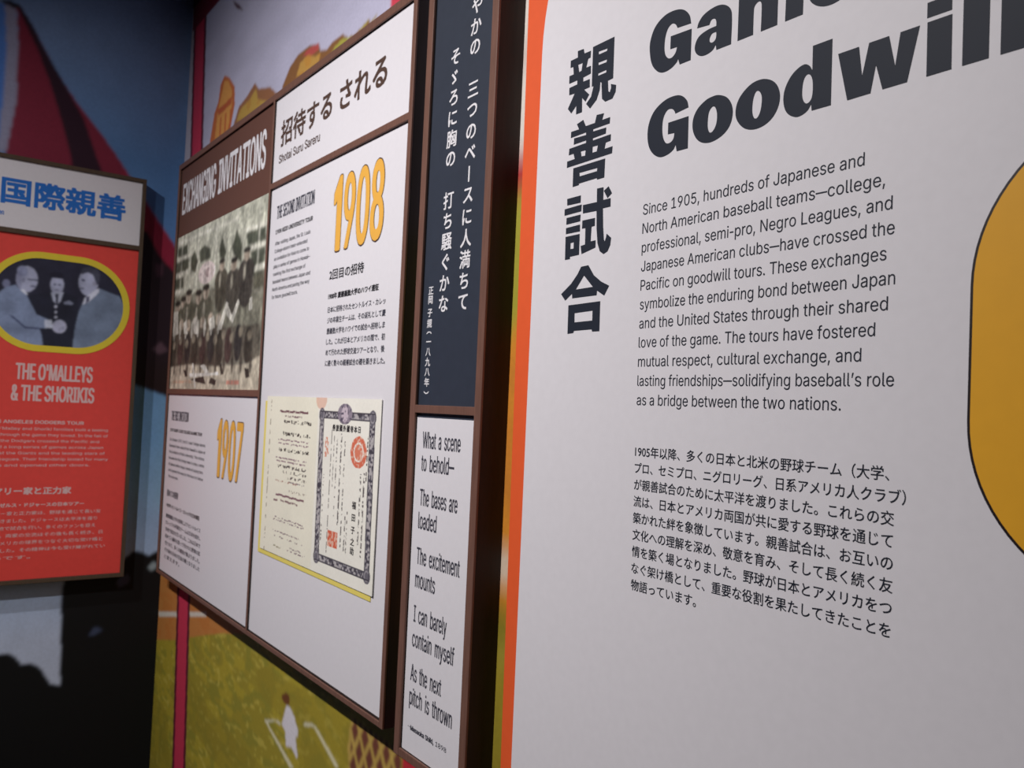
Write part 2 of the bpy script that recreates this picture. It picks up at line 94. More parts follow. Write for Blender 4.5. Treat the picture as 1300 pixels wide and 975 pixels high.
    "s": [365,[[211,-8,182,-8,156,-8,133,-4,112,3,92,11,75,23,62,38,49,53,40,72,36,94,55,98,74,102,94,107,99,86,109,70,124,60,139,50,158,45,181,45,208,45,229,51,244,62,260,74,268,87,268,103,268,116,263,127,254,136,245,144,231,151,212,155,191,160,170,165,149,170,115,178,89,191,72,208,55,225,47,247,47,274,47,296,53,315,65,332,77,348,94,361,115,370,136,380,160,384,187,384,213,384,235,380,254,372,272,365,287,353,299,339,310,325,319,309,324,290,305,286,287,281,268,277,263,292,255,304,243,316,230,327,212,333,187,333,165,333,146,327,131,317,116,306,109,293,109,277,109,263,114,252,124,243,134,235,150,228,172,223,191,218,210,214,229,209,264,201,290,188,306,171,323,154,331,133,331,107,331,84,325,64,312,47,300,30,282,16,260,6,237,-3]]],
    "t": [227,[[138,379,204,379,204,362,204,344,204,327,138,327,72,327,6,327,6,344,6,362,6,379,72,379],[65,345,65,471,85,471,106,471,126,471,126,347,126,222,126,98,126,81,129,69,136,61,143,54,154,50,170,50,174,50,179,50,185,51,191,52,197,53,202,54,206,36,209,19,213,2,207,0,200,-2,192,-3,184,-4,176,-4,168,-4,136,-4,110,4,92,21,74,38,65,62,65,93,65,219]]],
    "u": [410,[[211,-5,182,-5,157,-5,134,0,115,11,95,21,80,37,69,59,58,80,53,107,53,139,53,219,53,299,53,379,73,379,93,379,114,379,114,301,114,222,114,144,114,114,121,91,137,75,152,58,173,50,200,50,218,50,235,54,249,62,264,70,275,81,283,97,292,112,296,131,296,153,296,228,296,304,296,379,316,379,337,379,357,379,357,253,357,126,357,0,337,0,318,0,298,0,298,31,298,61,298,92,301,92,304,92,307,92,295,57,279,32,257,17,235,2]]],
    "v": [389,[[184,0,163,0,114,126,66,253,17,379,40,379,62,379,84,379,111,305,138,230,165,155,174,132,181,110,187,87,193,64,199,42,206,21,198,21,191,21,184,21,191,42,197,64,203,87,209,110,216,132,224,155,251,230,278,305,305,379,327,379,349,379,371,379,323,253,275,126,226,0,205,0]]],
    "w": [567,[[158,0,138,0,99,126,61,253,23,379,44,379,66,379,87,379,103,324,118,269,133,214,140,191,147,165,154,137,161,108,168,76,175,41,172,41,168,41,165,41,172,75,179,106,186,135,193,163,199,190,206,214,221,269,237,324,252,379,273,379,295,379,316,379,332,324,347,269,362,214,368,190,375,164,382,136,388,107,395,76,402,41,399,41,395,41,391,41,399,75,406,107,413,135,420,164,427,190,434,214,449,269,465,324,480,379,502,379,523,379,545,379,506,253,468,126,429,0,409,0,389,0,368,0,352,57,335,114,319,172,314,189,309,207,305,225,300,243,295,261,291,280,286,299,281,318,277,338,281,338,286,338,291,338,286,319,281,299,277,280,272,261,267,243,263,225,258,206,253,189,248,172,231,114,215,57,199,0,178,0]]],
    "x": [379,[[44,0,21,0,71,73,121,145,171,218,171,202,171,187,171,171,124,240,76,310,29,379,52,379,76,379,100,379,116,355,132,330,147,306,160,287,170,270,179,253,188,237,198,221,207,206,197,206,186,206,175,206,185,221,194,237,202,253,211,270,221,287,233,306,249,330,266,355,282,379,305,379,328,379,352,379,304,309,256,239,209,169,209,184,209,199,209,214,258,143,308,71,358,0,334,0,310,0,287,0,268,28,249,57,231,85,219,103,209,120,200,136,191,152,182,167,173,182,183,182,194,182,205,182,195,167,186,152,178,136,170,120,160,103,148,85,129,57,110,28,91,0,68,0]]],
    "y": [389,[[51,-140,47,-139,52,-121,57,-103,61,-86,65,-86,68,-87,71,-87,83,-90,94,-91,104,-89,114,-87,122,-82,130,-74,138,-66,145,-53,151,-36,155,-24,159,-13,163,-1,114,126,66,252,17,379,40,379,62,379,84,379,111,305,138,230,165,155,174,132,181,109,187,87,193,64,199,42,206,21,198,21,191,21,184,21,190,42,196,64,202,87,209,110,216,132,224,155,251,230,278,305,305,379,327,379,349,379,371,379,316,234,260,88,204,-58,196,-78,187,-94,177,-107,166,-120,153,-129,139,-136,125,-142,109,-145,91,-145,81,-145,72,-144,65,-143,57,-142]]],
    "z": [380,[[141,0,42,0,42,15,42,30,42,46,112,137,183,228,254,320,254,321,254,322,254,323,185,323,117,323,48,323,48,342,48,361,48,379,143,379,238,379,333,379,333,363,333,347,333,331,264,241,195,150,126,60,126,59,126,58,126,56,197,56,268,56,339,56,339,38,339,19,339,0,240,0]]],
    "0": [453,[[264,-7,227,-7,189,-7,157,3,130,24,103,45,83,74,69,113,55,152,48,199,48,254,48,309,55,356,69,395,83,434,104,464,130,484,157,505,189,516,227,516,264,516,296,505,323,484,350,464,370,434,384,395,398,356,405,309,405,254,405,199,398,152,384,113,370,74,350,45,323,24,297,3],[202,50,227,50,252,50,273,58,290,74,308,90,321,113,330,144,339,174,344,211,344,254,344,297,339,334,330,365,321,395,308,419,290,435,273,451,252,460,227,460,202,460,180,451,163,435,146,419,132,395,123,365,114,334,109,297,109,254,109,211,114,174,123,144,132,113,146,90,163,74,180,58]]],
    "1": [453,[[181,0,76,0,76,18,76,36,76,55,181,55,286,55,391,55,391,36,391,18,391,0,286,0],[250,509,276,509,276,339,276,170,276,0,255,0,234,0,212,0,212,149,212,299,212,448,211,448,210,448,209,448,168,418,127,388,86,358,86,381,86,404,86,427,123,454,161,481,198,509,224,509]]],
    "2": [453,[[172,0,64,0,64,16,64,32,64,47,121,108,177,168,234,229,254,249,270,267,282,282,295,298,304,313,311,327,317,341,320,356,320,371,320,390,316,405,308,419,299,432,288,442,273,449,259,456,242,460,224,460,204,460,187,456,172,447,158,439,147,428,139,413,131,399,127,382,127,362,107,362,86,362,66,362,66,392,72,419,86,442,100,465,119,483,143,496,167,509,194,516,225,516,255,516,282,509,306,497,329,484,348,467,361,445,374,424,381,399,381,372,381,354,378,335,371,318,364,300,353,280,336,259,319,237,296,211,267,180,229,140,191,100,153,60,153,59,153,58,153,57,231,57,310,57,389,57,389,38,389,19,389,0,281,0]]],
    "3": [453,[[252,-7,218,-7,187,-7,158,-1,133,10,107,21,86,37,70,57,54,78,46,103,44,132,66,132,87,132,109,132,111,114,117,99,126,87,136,75,149,65,165,59,181,53,199,50,219,50,239,50,258,53,275,61,292,68,305,79,315,93,324,107,329,124,329,145,329,163,325,181,316,196,307,212,293,224,275,234,256,243,231,248,201,248,186,248,172,248,157,248,157,265,157,282,157,299,200,349,244,399,288,448,288,450,288,451,288,452,215,452,142,452,70,452,70,471,70,490,70,509,171,509,272,509,372,509,372,493,372,477,372,461,319,400,265,339,211,278,211,282,211,285,211,289,249,293,281,288,308,276,335,263,356,246,371,222,386,199,393,173,393,145,393,115,385,89,370,66,355,43,335,25,309,12,282,0]]],
    "4": [453,[[164,105,40,105,40,123,40,141,40,158,109,275,178,392,247,509,268,509,289,509,311,509,243,394,176,280,109,166,109,165,109,164,109,163,210,163,312,163,413,163,413,144,413,125,413,105,289,105],[302,0,282,0,282,40,282,81,282,121,282,130,282,138,282,146,282,203,282,260,282,318,302,318,322,318,343,318,343,212,343,106,343,0,322,0]]],
    "5": [453,[[254,-7,221,-7,191,-7,164,-1,140,11,116,23,97,39,83,60,69,81,61,104,60,130,81,130,101,130,122,130,124,115,129,101,138,89,147,77,159,67,173,60,188,53,204,50,221,50,242,50,260,55,276,64,292,74,305,87,314,104,323,121,328,141,328,162,328,184,323,204,314,221,304,238,291,252,275,262,258,272,239,277,218,277,201,277,184,274,167,268,151,263,138,255,128,246,108,248,88,250,67,253,77,338,86,423,96,509,186,509,276,509,366,509,366,490,366,471,366,452,294,452,222,452,151,452,145,402,139,352,134,301,135,301,135,301,136,301,147,311,161,319,178,325,194,331,211,334,229,334,253,334,274,329,294,321,313,313,331,301,345,285,359,270,371,252,379,231,387,210,391,188,391,163,391,130,384,101,369,76,354,50,334,30,309,15,283,1]]],
    "6": [453,[[258,-7,226,-7,195,-7,167,0,142,15,118,29,98,49,84,74,71,100,64,129,64,162,64,186,69,212,80,239,91,266,110,300,137,340,176,396,214,453,252,509,276,509,299,509,322,509,265,426,208,344,151,261,149,261,147,261,145,261,150,271,157,280,165,288,174,296,184,302,196,307,207,312,221,314,235,314,266,314,293,308,316,295,339,282,357,263,370,240,382,216,389,189,389,157,389,125,382,97,368,73,354,48,334,28,310,14,286,0],[207,48,226,48,246,48,264,53,279,63,294,72,306,85,314,101,323,118,327,136,327,157,327,178,323,197,314,213,306,230,294,242,279,251,264,261,246,265,226,265,207,265,189,261,174,252,159,243,147,230,138,214,129,198,125,179,125,158,125,137,129,118,138,102,147,85,159,72,174,63,189,53]]],
    "7": [453,[[120,0,97,0,172,149,248,299,323,448,323,450,323,451,323,452,236,452,149,452,62,452,62,471,62,490,62,509,172,509,281,509,391,509,391,489,391,469,391,449,315,299,240,150,165,0,142,0]]],
    "8": [453,[[260,-7,226,-7,192,-7,162,-1,136,11,109,24,89,40,74,62,59,83,52,108,52,135,52,157,56,177,65,195,74,213,86,229,101,241,116,253,133,261,153,265,153,265,153,266,153,267,128,273,108,287,93,308,78,329,70,353,70,380,70,406,77,429,90,450,104,470,122,486,146,498,169,510,196,516,226,516,256,516,283,510,306,498,329,486,348,470,361,450,375,429,382,406,382,380,382,353,374,329,359,308,344,287,325,273,300,267,300,266,300,265,300,265,319,261,336,253,351,241,366,229,378,213,387,195,396,177,401,157,401,135,401,108,393,83,378,62,364,40,343,24,317,11,291,-1],[204,49,226,49,249,49,268,53,285,60,301,68,314,78,323,91,332,105,337,121,337,139,337,158,332,174,322,189,313,203,300,214,283,223,266,231,247,235,226,235,205,235,186,231,169,223,152,214,139,203,130,189,120,174,115,158,115,139,115,121,120,105,129,91,138,78,151,68,167,60,184,53],[208,290,226,290,244,290,260,293,274,300,288,307,299,318,307,330,315,343,319,358,319,376,319,393,315,407,308,420,300,433,289,443,275,449,261,456,245,460,226,460,208,460,191,456,177,449,163,443,152,433,145,420,137,407,133,393,133,376,133,358,137,343,145,330,152,318,163,307,178,300,192,293]]],
    "9": [453,[[195,516,226,516,258,516,286,508,310,494,335,480,354,460,368,434,382,409,389,380,389,347,389,323,383,297,373,270,362,243,343,209,315,168,277,112,239,56,200,0,177,0,154,0,130,0,187,83,244,165,301,248,303,248,305,248,307,248,303,238,296,229,287,221,279,213,269,207,257,202,245,197,232,195,218,195,187,195,160,201,137,214,114,227,96,245,83,269,70,292,64,320,64,352,64,384,71,412,85,436,99,461,118,480,143,494,167,508],[246,460,226,460,207,460,189,456,174,446,159,437,147,424,138,407,130,391,125,372,125,352,125,330,130,312,138,295,147,279,159,266,174,257,189,248,207,243,226,243,246,243,263,248,279,257,294,266,306,279,314,295,323,311,327,330,327,350,327,372,323,391,314,407,306,424,294,437,279,446,264,456]]],
    ".": [188,[[108,-4,95,-4,83,-4,72,0,63,9,54,18,50,28,50,41,50,54,54,65,63,73,72,82,83,87,95,87,108,87,119,82,128,73,137,65,141,54,141,41,141,28,137,18,128,9,119,0]]],
    ",": [188,[[53,-119,38,-119,48,-56,58,8,68,71,91,71,114,71,137,71,119,8,102,-56,84,-119,69,-119]]],
    "-": [453,[[263,244,337,244,337,226,337,207,337,188,263,188,188,188,114,188,114,207,114,226,114,244,188,244]]],
    "—": [699,[[466,244,699,244,699,226,699,207,699,188,466,188,233,188,0,188,0,207,0,226,0,244,233,244]]],
    "'": [206,[[95,318,78,318,75,381,73,445,70,509,92,509,114,509,136,509,133,445,131,381,128,318,112,318]]],
    "’": [177,[[67,318,52,318,62,382,72,445,82,509,105,509,128,509,151,509,133,445,116,382,98,318,83,318]]],
    "&": [448,[[221,-7,197,-7,163,-7,135,-1,110,12,86,24,67,41,54,62,41,83,34,107,34,133,34,155,39,174,47,189,56,205,69,220,85,235,101,249,119,263,140,279,166,298,191,316,216,335,223,340,230,346,237,352,244,359,250,366,255,375,259,384,262,394,262,405,262,421,256,434,245,445,235,456,220,461,201,461,189,461,178,458,168,453,158,448,151,441,145,431,140,422,137,411,137,399,137,386,140,374,145,363,151,352,159,340,169,327,179,315,190,300,204,284,282,189,360,95,438,0,413,0,389,0,364,0,300,77,236,154,171,231,152,255,135,275,121,293,107,310,95,327,87,344,79,361,75,379,75,398,75,421,81,441,91,458,101,475,116,489,134,499,153,509,175,513,200,513,225,513,247,509,266,499,284,489,298,476,308,459,319,443,324,424,324,404,324,389,321,375,315,362,309,348,302,336,291,325,281,314,269,303,256,293,222,268,188,243,154,217,133,202,119,188,110,174,101,161,97,147,97,131,97,115,101,100,109,87,117,75,129,65,143,57,158,50,174,46,193,46,213,46,233,51,251,59,270,68,286,80,301,95,316,111,328,130,336,151,345,173,349,197,349,224,368,224,388,224,408,224,408,192,404,165,397,144,389,122,381,105,371,92,361,79,352,69,345,62,341,57,337,52,333,47,316,29,296,16,271,7,246,-2]]],
    "/": [249,[[216,533,235,533,180,330,126,127,71,-76,52,-76,33,-76,14,-76,69,127,124,330,178,533,197,533]]],
    " ": [188,[]],
}
ARTWORK = {
    "pagoda": [[-2.632,2.279],[-2.598,2.367],[-2.564,2.395],[-2.553,2.441],[-2.518,2.459],[-2.469,2.438],[-2.417,2.396],[-2.408,2.341],[-2.427,2.299],[-2.44,2.267],[-2.464,2.249]],
    "pag_in": [[-2.582,2.277],[-2.567,2.359],[-2.537,2.406],[-2.516,2.443],[-2.477,2.431],[-2.439,2.391],[-2.434,2.336],[-2.453,2.294],[-2.484,2.26]],
    "pag_roof": [[-2.569,2.369],[-2.44,2.373],[-2.437,2.354],[-2.556,2.347]],
    "mtn1": [[-2.462,2.236],[-2.4,2.292],[-2.371,2.325],[-2.298,2.339],[-2.245,2.358],[-2.21,2.331],[-2.126,2.312],[-2.072,2.279],[-2.005,2.232],[-2.165,2.179]],
    "mtn1y": [[-2.382,2.287],[-2.36,2.314],[-2.279,2.323],[-2.234,2.338],[-2.214,2.305],[-2.151,2.282],[-2.106,2.27],[-2.239,2.268]],
    "mtn2": [[-2.046,2.243],[-2.039,2.287],[-1.991,2.324],[-1.942,2.339],[-1.87,2.337],[-1.822,2.326],[-1.806,2.304],[-1.774,2.296],[-1.743,2.304],[-1.691,2.303],[-1.659,2.285],[-1.62,2.283],[-1.565,2.292],[-1.559,2.279],[-1.498,2.242],[-1.681,2.22]],
    "mtn2y": [[-1.948,2.286],[-1.927,2.314],[-1.879,2.318],[-1.836,2.3],[-1.807,2.298],[-1.816,2.28],[-1.897,2.276]],
    "mtn2r": [[-1.916,2.328],[-1.869,2.333],[-1.822,2.326],[-1.814,2.309],[-1.866,2.312]],
    "mtn2g": [[-1.75,2.277],[-1.73,2.289],[-1.69,2.293],[-1.654,2.284],[-1.629,2.277],[-1.687,2.27]],
    "grass1": [[-1.629,2.277],[-1.588,2.289],[-1.561,2.294],[-1.578,2.281],[-1.6,2.272]],
    "grass2": [[-1.564,2.281],[-1.534,2.289],[-1.527,2.289],[-1.554,2.273]],
    "redu": [[-2.818,2.318],[-2.684,2.287],[-2.745,2.721],[-2.884,2.77]],
    "greystrip": [[-2.928,2.343],[-2.818,2.318],[-2.873,2.713],[-2.941,2.737]],
    "redbar": [[-2.729,2.722],[-2.522,2.689]],
    "twig": [[-2.484,2.674],[-2.423,2.638],[-2.37,2.6],[-2.443,2.636]],
    "infield": [[-2.98,0.917],[-2.929,0.697],[-2.694,0.758],[-2.465,0.823],[-2.266,0.877],[-2.129,0.92]],
    "chalk": [[-2.903,0.798],[-2.407,0.903],[-2.404,0.891],[-2.899,0.782]],
    "redl": [[-2.695,0.868],[-2.559,0.897],[-2.54,0.685],[-2.678,0.647]],
    "redl_in": [[-2.677,0.872],[-2.571,0.894],[-2.553,0.682],[-2.655,0.653]],
    "head": [[-1.834,0.831],[-1.835,0.841],[-1.818,0.851],[-1.797,0.854],[-1.789,0.845],[-1.792,0.832],[-1.814,0.827]],
    "body": [[-1.807,0.826],[-1.792,0.83],[-1.763,0.818],[-1.738,0.796],[-1.738,0.781],[-1.749,0.777],[-1.73,0.737],[-1.738,0.735],[-1.767,0.748],[-1.797,0.74],[-1.806,0.77],[-1.828,0.777],[-1.819,0.797]],
    "arm1": [[-1.936,0.754],[-1.864,0.777],[-1.831,0.78],[-1.835,0.773],[-1.868,0.771],[-1.925,0.751]],
    "arm2": [[-1.714,0.814],[-1.699,0.823],[-1.655,0.834],[-1.65,0.83],[-1.698,0.815]],
    "line1": [[-1.933,0.754],[-1.916,0.756],[-1.748,0.71],[-1.769,0.702]],
    "line2": [[-1.663,0.83],[-1.649,0.833],[-1.528,0.79],[-1.545,0.783]],
    "lattice": [[-1.484,0.868],[-1.315,0.866],[-1.48,0.77],[-1.493,0.825]],
    "latticecells": [[-1.47,0.862],[-1.433,0.857],[-1.395,0.859],[-1.362,0.862],[-1.462,0.822],[-1.426,0.819]],
    "tent": [[-0.5042,2.6447],[-0.4932,2.5206],[-0.4903,2.355],[-0.5088,2.1998],[-0.5077,1.9201],[-0.0136,1.9955],[-0.2085,2.2607],[-0.2689,2.3346],[-0.3273,2.3968],[-0.3899,2.4809],[-0.4618,2.6041],[-0.5027,2.655]],
    "tentdark": [[-0.5065,2.6489],[-0.4984,2.654],[-0.4618,2.6041],[-0.4188,2.5277],[-0.3659,2.4473],[-0.3066,2.3511],[-0.2637,2.2409],[-0.2097,2.1101],[-0.3104,2.0915],[-0.3358,2.2253],[-0.3687,2.3359],[-0.4053,2.4416],[-0.4451,2.5349],[-0.4926,2.6239]],
    "band": [[-0.5354,2.6443],[-0.5059,2.6368],[-0.4932,2.5206],[-0.4903,2.355],[-0.5078,2.2049],[-0.5314,2.1997],[-0.5251,2.3461],[-0.5239,2.5115]],
    "apexdark": [[-0.5481,2.6498],[-0.5237,2.6579],[-0.4983,2.6516],[-0.5059,2.6368],[-0.5478,2.6451]],
    "inblue": [[-0.6269,2.619],[-0.5346,2.6445],[-0.5239,2.5115],[-0.5251,2.3461],[-0.5314,2.1997],[-0.6028,2.1839]],
    "tent2": [[-0.1848,2.2247],[-0.0722,2.0758],[0.0074,1.9699],[0.0222,1.8615],[-0.06,1.9328],[-0.184,1.9154]],
    "tentin": [[-0.2374,2.0124],[-0.1038,2.0344],[-0.0615,1.9598],[0.0212,1.8798],[0.0432,1.4825],[-0.1011,1.5298],[-0.2126,1.5628]],
    "spec1": [[-0.0727,1.931],[-0.0472,1.9346],[-0.0495,1.898],[-0.066,1.8868]],
    "spec2": [[-0.0658,1.6527],[-0.0419,1.6817],[-0.0187,1.6519],[-0.0436,1.6364]],
    "trees": [[-0.2769,0.6017],[-0.2886,0.8909],[-0.2819,0.9264],[-0.1314,0.964],[-0.1091,0.9825],[-0.0889,1.0013],[-0.0648,0.996],[-0.04,0.9817],[-0.014,0.9967],[0.0857,1.001],[0.1444,-0.0623],[-0.5127,-0.1011],[-0.5583,0.7239],[-0.4412,0.7171],[-0.417,0.7162],[-0.4001,0.7046],[-0.3845,0.6815],[-0.3596,0.6803],[-0.3401,0.6682],[-0.3266,0.652],[-0.3125,0.6263],[-0.3031,0.6106]],
    "speck1": [[-0.041,0.9441],[-0.0271,0.9619],[-0.0149,0.9579],[-0.0139,0.939],[-0.0285,0.9322]],
    "speck2": [[-0.1348,0.9019],[-0.1241,0.9164],[-0.1017,0.9269],[-0.0923,0.9138],[-0.0971,0.8957],[-0.1253,0.8858]],
    "speck3": [[-0.2057,0.7417],[-0.1936,0.7671],[-0.1803,0.7705],[-0.1659,0.7565],[-0.1879,0.7444]],
    "suit1": [[-0.538,1.742],[-0.5043,1.7847],[-0.4869,1.8011],[-0.4658,1.8091],[-0.4493,1.7914],[-0.4363,1.7822],[-0.4222,1.7549],[-0.4081,1.7275],[-0.3689,1.7133],[-0.3645,1.6918],[-0.3995,1.6877],[-0.3922,1.671],[-0.3856,1.6371],[-0.4185,1.6307],[-0.4657,1.6393],[-0.5341,1.6721]],
    "crease1": [[-0.4826,1.7232],[-0.4637,1.7145],[-0.4343,1.6887],[-0.3932,1.6891],[-0.393,1.6847],[-0.4355,1.6832],[-0.4665,1.7089]],
    "collar1": [[-0.4558,1.796],[-0.4435,1.7993],[-0.4339,1.7842],[-0.4379,1.782]],
    "unif": [[-0.4332,1.7825],[-0.4115,1.7887],[-0.3736,1.7987],[-0.3347,1.8016],[-0.3009,1.7907],[-0.2952,1.7467],[-0.3025,1.6384],[-0.3869,1.6315],[-0.3932,1.6891],[-0.3687,1.7097],[-0.4081,1.7275]],
    "collar2": [[-0.3736,1.7987],[-0.3397,1.8028],[-0.3463,1.7744],[-0.3554,1.7624],[-0.3657,1.7722]],
    "tie2": [[-0.3621,1.7946],[-0.3524,1.7958],[-0.3522,1.7627],[-0.358,1.7621]],
    "ribbon": [[-0.3379,1.7717],[-0.3235,1.7789],[-0.3115,1.771],[-0.3162,1.7667],[-0.336,1.7664]],
    "suit2": [[-0.2419,1.8259],[-0.2137,1.8161],[-0.1836,1.8083],[-0.1658,1.7758],[-0.173,1.7138],[-0.2054,1.6652],[-0.2519,1.635],[-0.3071,1.6306],[-0.3027,1.7014],[-0.2952,1.7467],[-0.2837,1.7816]],
    "collar3": [[-0.2864,1.7701],[-0.2809,1.7931],[-0.2519,1.8209],[-0.2436,1.8257],[-0.2429,1.8126],[-0.27,1.7794]],
    "tie3": [[-0.2777,1.7953],[-0.267,1.7985],[-0.2686,1.7833],[-0.278,1.771]],
    "cuff": [[-0.385,1.7135],[-0.3674,1.7153],[-0.3613,1.6921],[-0.3837,1.6892]],
    "e_head1": [-0.4383,1.8295,0.0282,0.0387],
    "e_head2": [-0.3581,1.8226,0.0179,0.0284],
    "e_hair2": [-0.3607,1.8462,0.0195,0.0164],
    "e_head3": [-0.2734,1.8408,0.027,0.0417],
    "e_hair3": [-0.27,1.8713,0.0254,0.0168],
    "e_hair3b": [-0.2541,1.8602,0.0119,0.0262],
    "e_hand": [-0.3453,1.6973,0.0189,0.0201],
    "e_back": [-0.4898,1.8096,0.0097,0.0127],
    "e_glass": [-0.4232,1.8289,0.0151,0.0043],
    "btn0": [-0.3583,1.7565],
    "btn1": [-0.3574,1.7401],
    "btn2": [-0.3566,1.7248],
    "g_wreath": [-2.435,1.856,0.078,0.032],
    "g_m1": [-2.299,1.862,0.025,0.016],
    "g_m2": [-2.199,1.852,0.025,0.017],
    "g_m3": [-2.102,1.867,0.026,0.017],
    "g_m4": [-2.65,1.846,0.027,0.015],
    "g_m5": [-2.558,1.854,0.026,0.015],
    "g_m6": [-2.723,1.839,0.024,0.013],
    "gband": [[[-2.765,1.987],[-2.179,1.975],[-2.177,1.967],[-2.763,1.975]],[[-2.14,1.937],[-1.969,1.931],[-1.967,1.921],[-2.139,1.927]],[[-2.093,1.884],[-1.971,1.885],[-1.97,1.873],[-2.091,1.874]],[[-2.076,1.83],[-1.974,1.831],[-1.972,1.818],[-2.075,1.82]],[[-2.037,1.771],[-1.972,1.771],[-1.971,1.76],[-2.036,1.76]],[[-2.766,1.933],[-2.605,1.933],[-2.603,1.923],[-2.764,1.923]],[[-2.768,1.884],[-2.618,1.884],[-2.616,1.875],[-2.766,1.873]],[[-2.769,1.83],[-2.674,1.83],[-2.672,1.821],[-2.767,1.82]]],
    "gwin": [[[-2.749,1.964],[-2.645,1.966],[-2.639,1.934],[-2.742,1.934]],[[-2.519,1.928],[-2.471,1.94],[-2.409,1.923],[-2.403,1.893],[-2.502,1.892]],[[-2.764,1.92],[-2.625,1.923],[-2.618,1.887],[-2.756,1.886]],[[-2.758,1.869],[-2.671,1.868],[-2.664,1.834],[-2.757,1.833]],[[-2.114,1.922],[-1.977,1.92],[-1.972,1.886],[-2.101,1.888]],[[-2.075,1.87],[-1.974,1.872],[-1.972,1.833],[-2.062,1.83]],[[-2.052,1.816],[-1.975,1.816],[-1.971,1.774],[-2.037,1.772]]],
    "gbody": [[[-2.358,1.823],[-2.296,1.843],[-2.234,1.805],[-2.232,1.744],[-2.259,1.701],[-2.332,1.705]],[[-2.243,1.812],[-2.196,1.832],[-2.143,1.807],[-2.141,1.748],[-2.219,1.721]],[[-2.154,1.825],[-2.094,1.845],[-2.044,1.813],[-2.041,1.75],[-2.106,1.724],[-2.141,1.748]],[[-2.716,1.806],[-2.648,1.832],[-2.578,1.795],[-2.574,1.719],[-2.699,1.727]],[[-2.592,1.808],[-2.548,1.839],[-2.478,1.817],[-2.448,1.712],[-2.585,1.72]],[[-2.478,1.817],[-2.353,1.823],[-2.324,1.716],[-2.458,1.713]],[[-2.784,1.785],[-2.72,1.826],[-2.675,1.777],[-2.671,1.699],[-2.767,1.704]]],
    "gdarktree": [[[-2.331,1.907],[-2.31,1.945],[-2.266,1.893],[-2.281,1.878],[-2.321,1.883]],[[-2.224,1.899],[-2.19,1.944],[-2.142,1.899],[-2.142,1.85],[-2.195,1.873]],[[-2.602,1.917],[-2.563,1.937],[-2.525,1.901],[-2.549,1.867],[-2.59,1.878]]],
    "gwhite": [[[-2.31,1.687],[-2.243,1.759],[-2.225,1.752],[-2.274,1.685]],[[-2.243,1.759],[-2.194,1.719],[-2.151,1.759],[-2.138,1.748],[-2.185,1.697],[-2.237,1.722]],[[-2.064,1.752],[-2.047,1.756],[-2.042,1.725],[-2.067,1.721]],[[-2.641,1.723],[-2.61,1.734],[-2.59,1.689],[-2.628,1.691]],[[-2.544,1.73],[-2.503,1.737],[-2.483,1.684],[-2.525,1.686]],[[-2.438,1.711],[-2.42,1.722],[-2.411,1.692],[-2.434,1.693]],[[-2.391,1.72],[-2.345,1.729],[-2.33,1.694],[-2.376,1.69]],[[-2.767,1.764],[-2.708,1.766],[-2.693,1.694],[-2.751,1.69]]],
    "glow": [[[-2.776,1.691],[-2.579,1.688],[-2.284,1.691],[-1.981,1.685],[-1.975,1.604],[-2.068,1.586],[-2.301,1.584],[-2.561,1.601],[-2.744,1.598]]],
    "gground": [[[-2.779,1.592],[-2.561,1.598],[-2.301,1.587],[-2.054,1.59],[-1.969,1.609],[-1.97,1.524],[-2.776,1.519]]],
    "gbat": [[[-2.555,1.57],[-2.281,1.572],[-2.27,1.564],[-2.543,1.56]],[[-2.445,1.592],[-2.406,1.595],[-2.364,1.573],[-2.391,1.568]]],
    "gbatd": [[[-2.541,1.554],[-2.41,1.562],[-2.386,1.539],[-2.466,1.545]],[[-2.342,1.559],[-2.295,1.55],[-2.301,1.536],[-2.358,1.542]],[[-2.075,1.58],[-2.044,1.577],[-2.036,1.557],[-2.063,1.554]],[[-2.276,1.595],[-2.258,1.595],[-2.236,1.566],[-2.258,1.564]],[[-2.613,1.583],[-2.59,1.582],[-2.565,1.563],[-2.593,1.561]]],
}
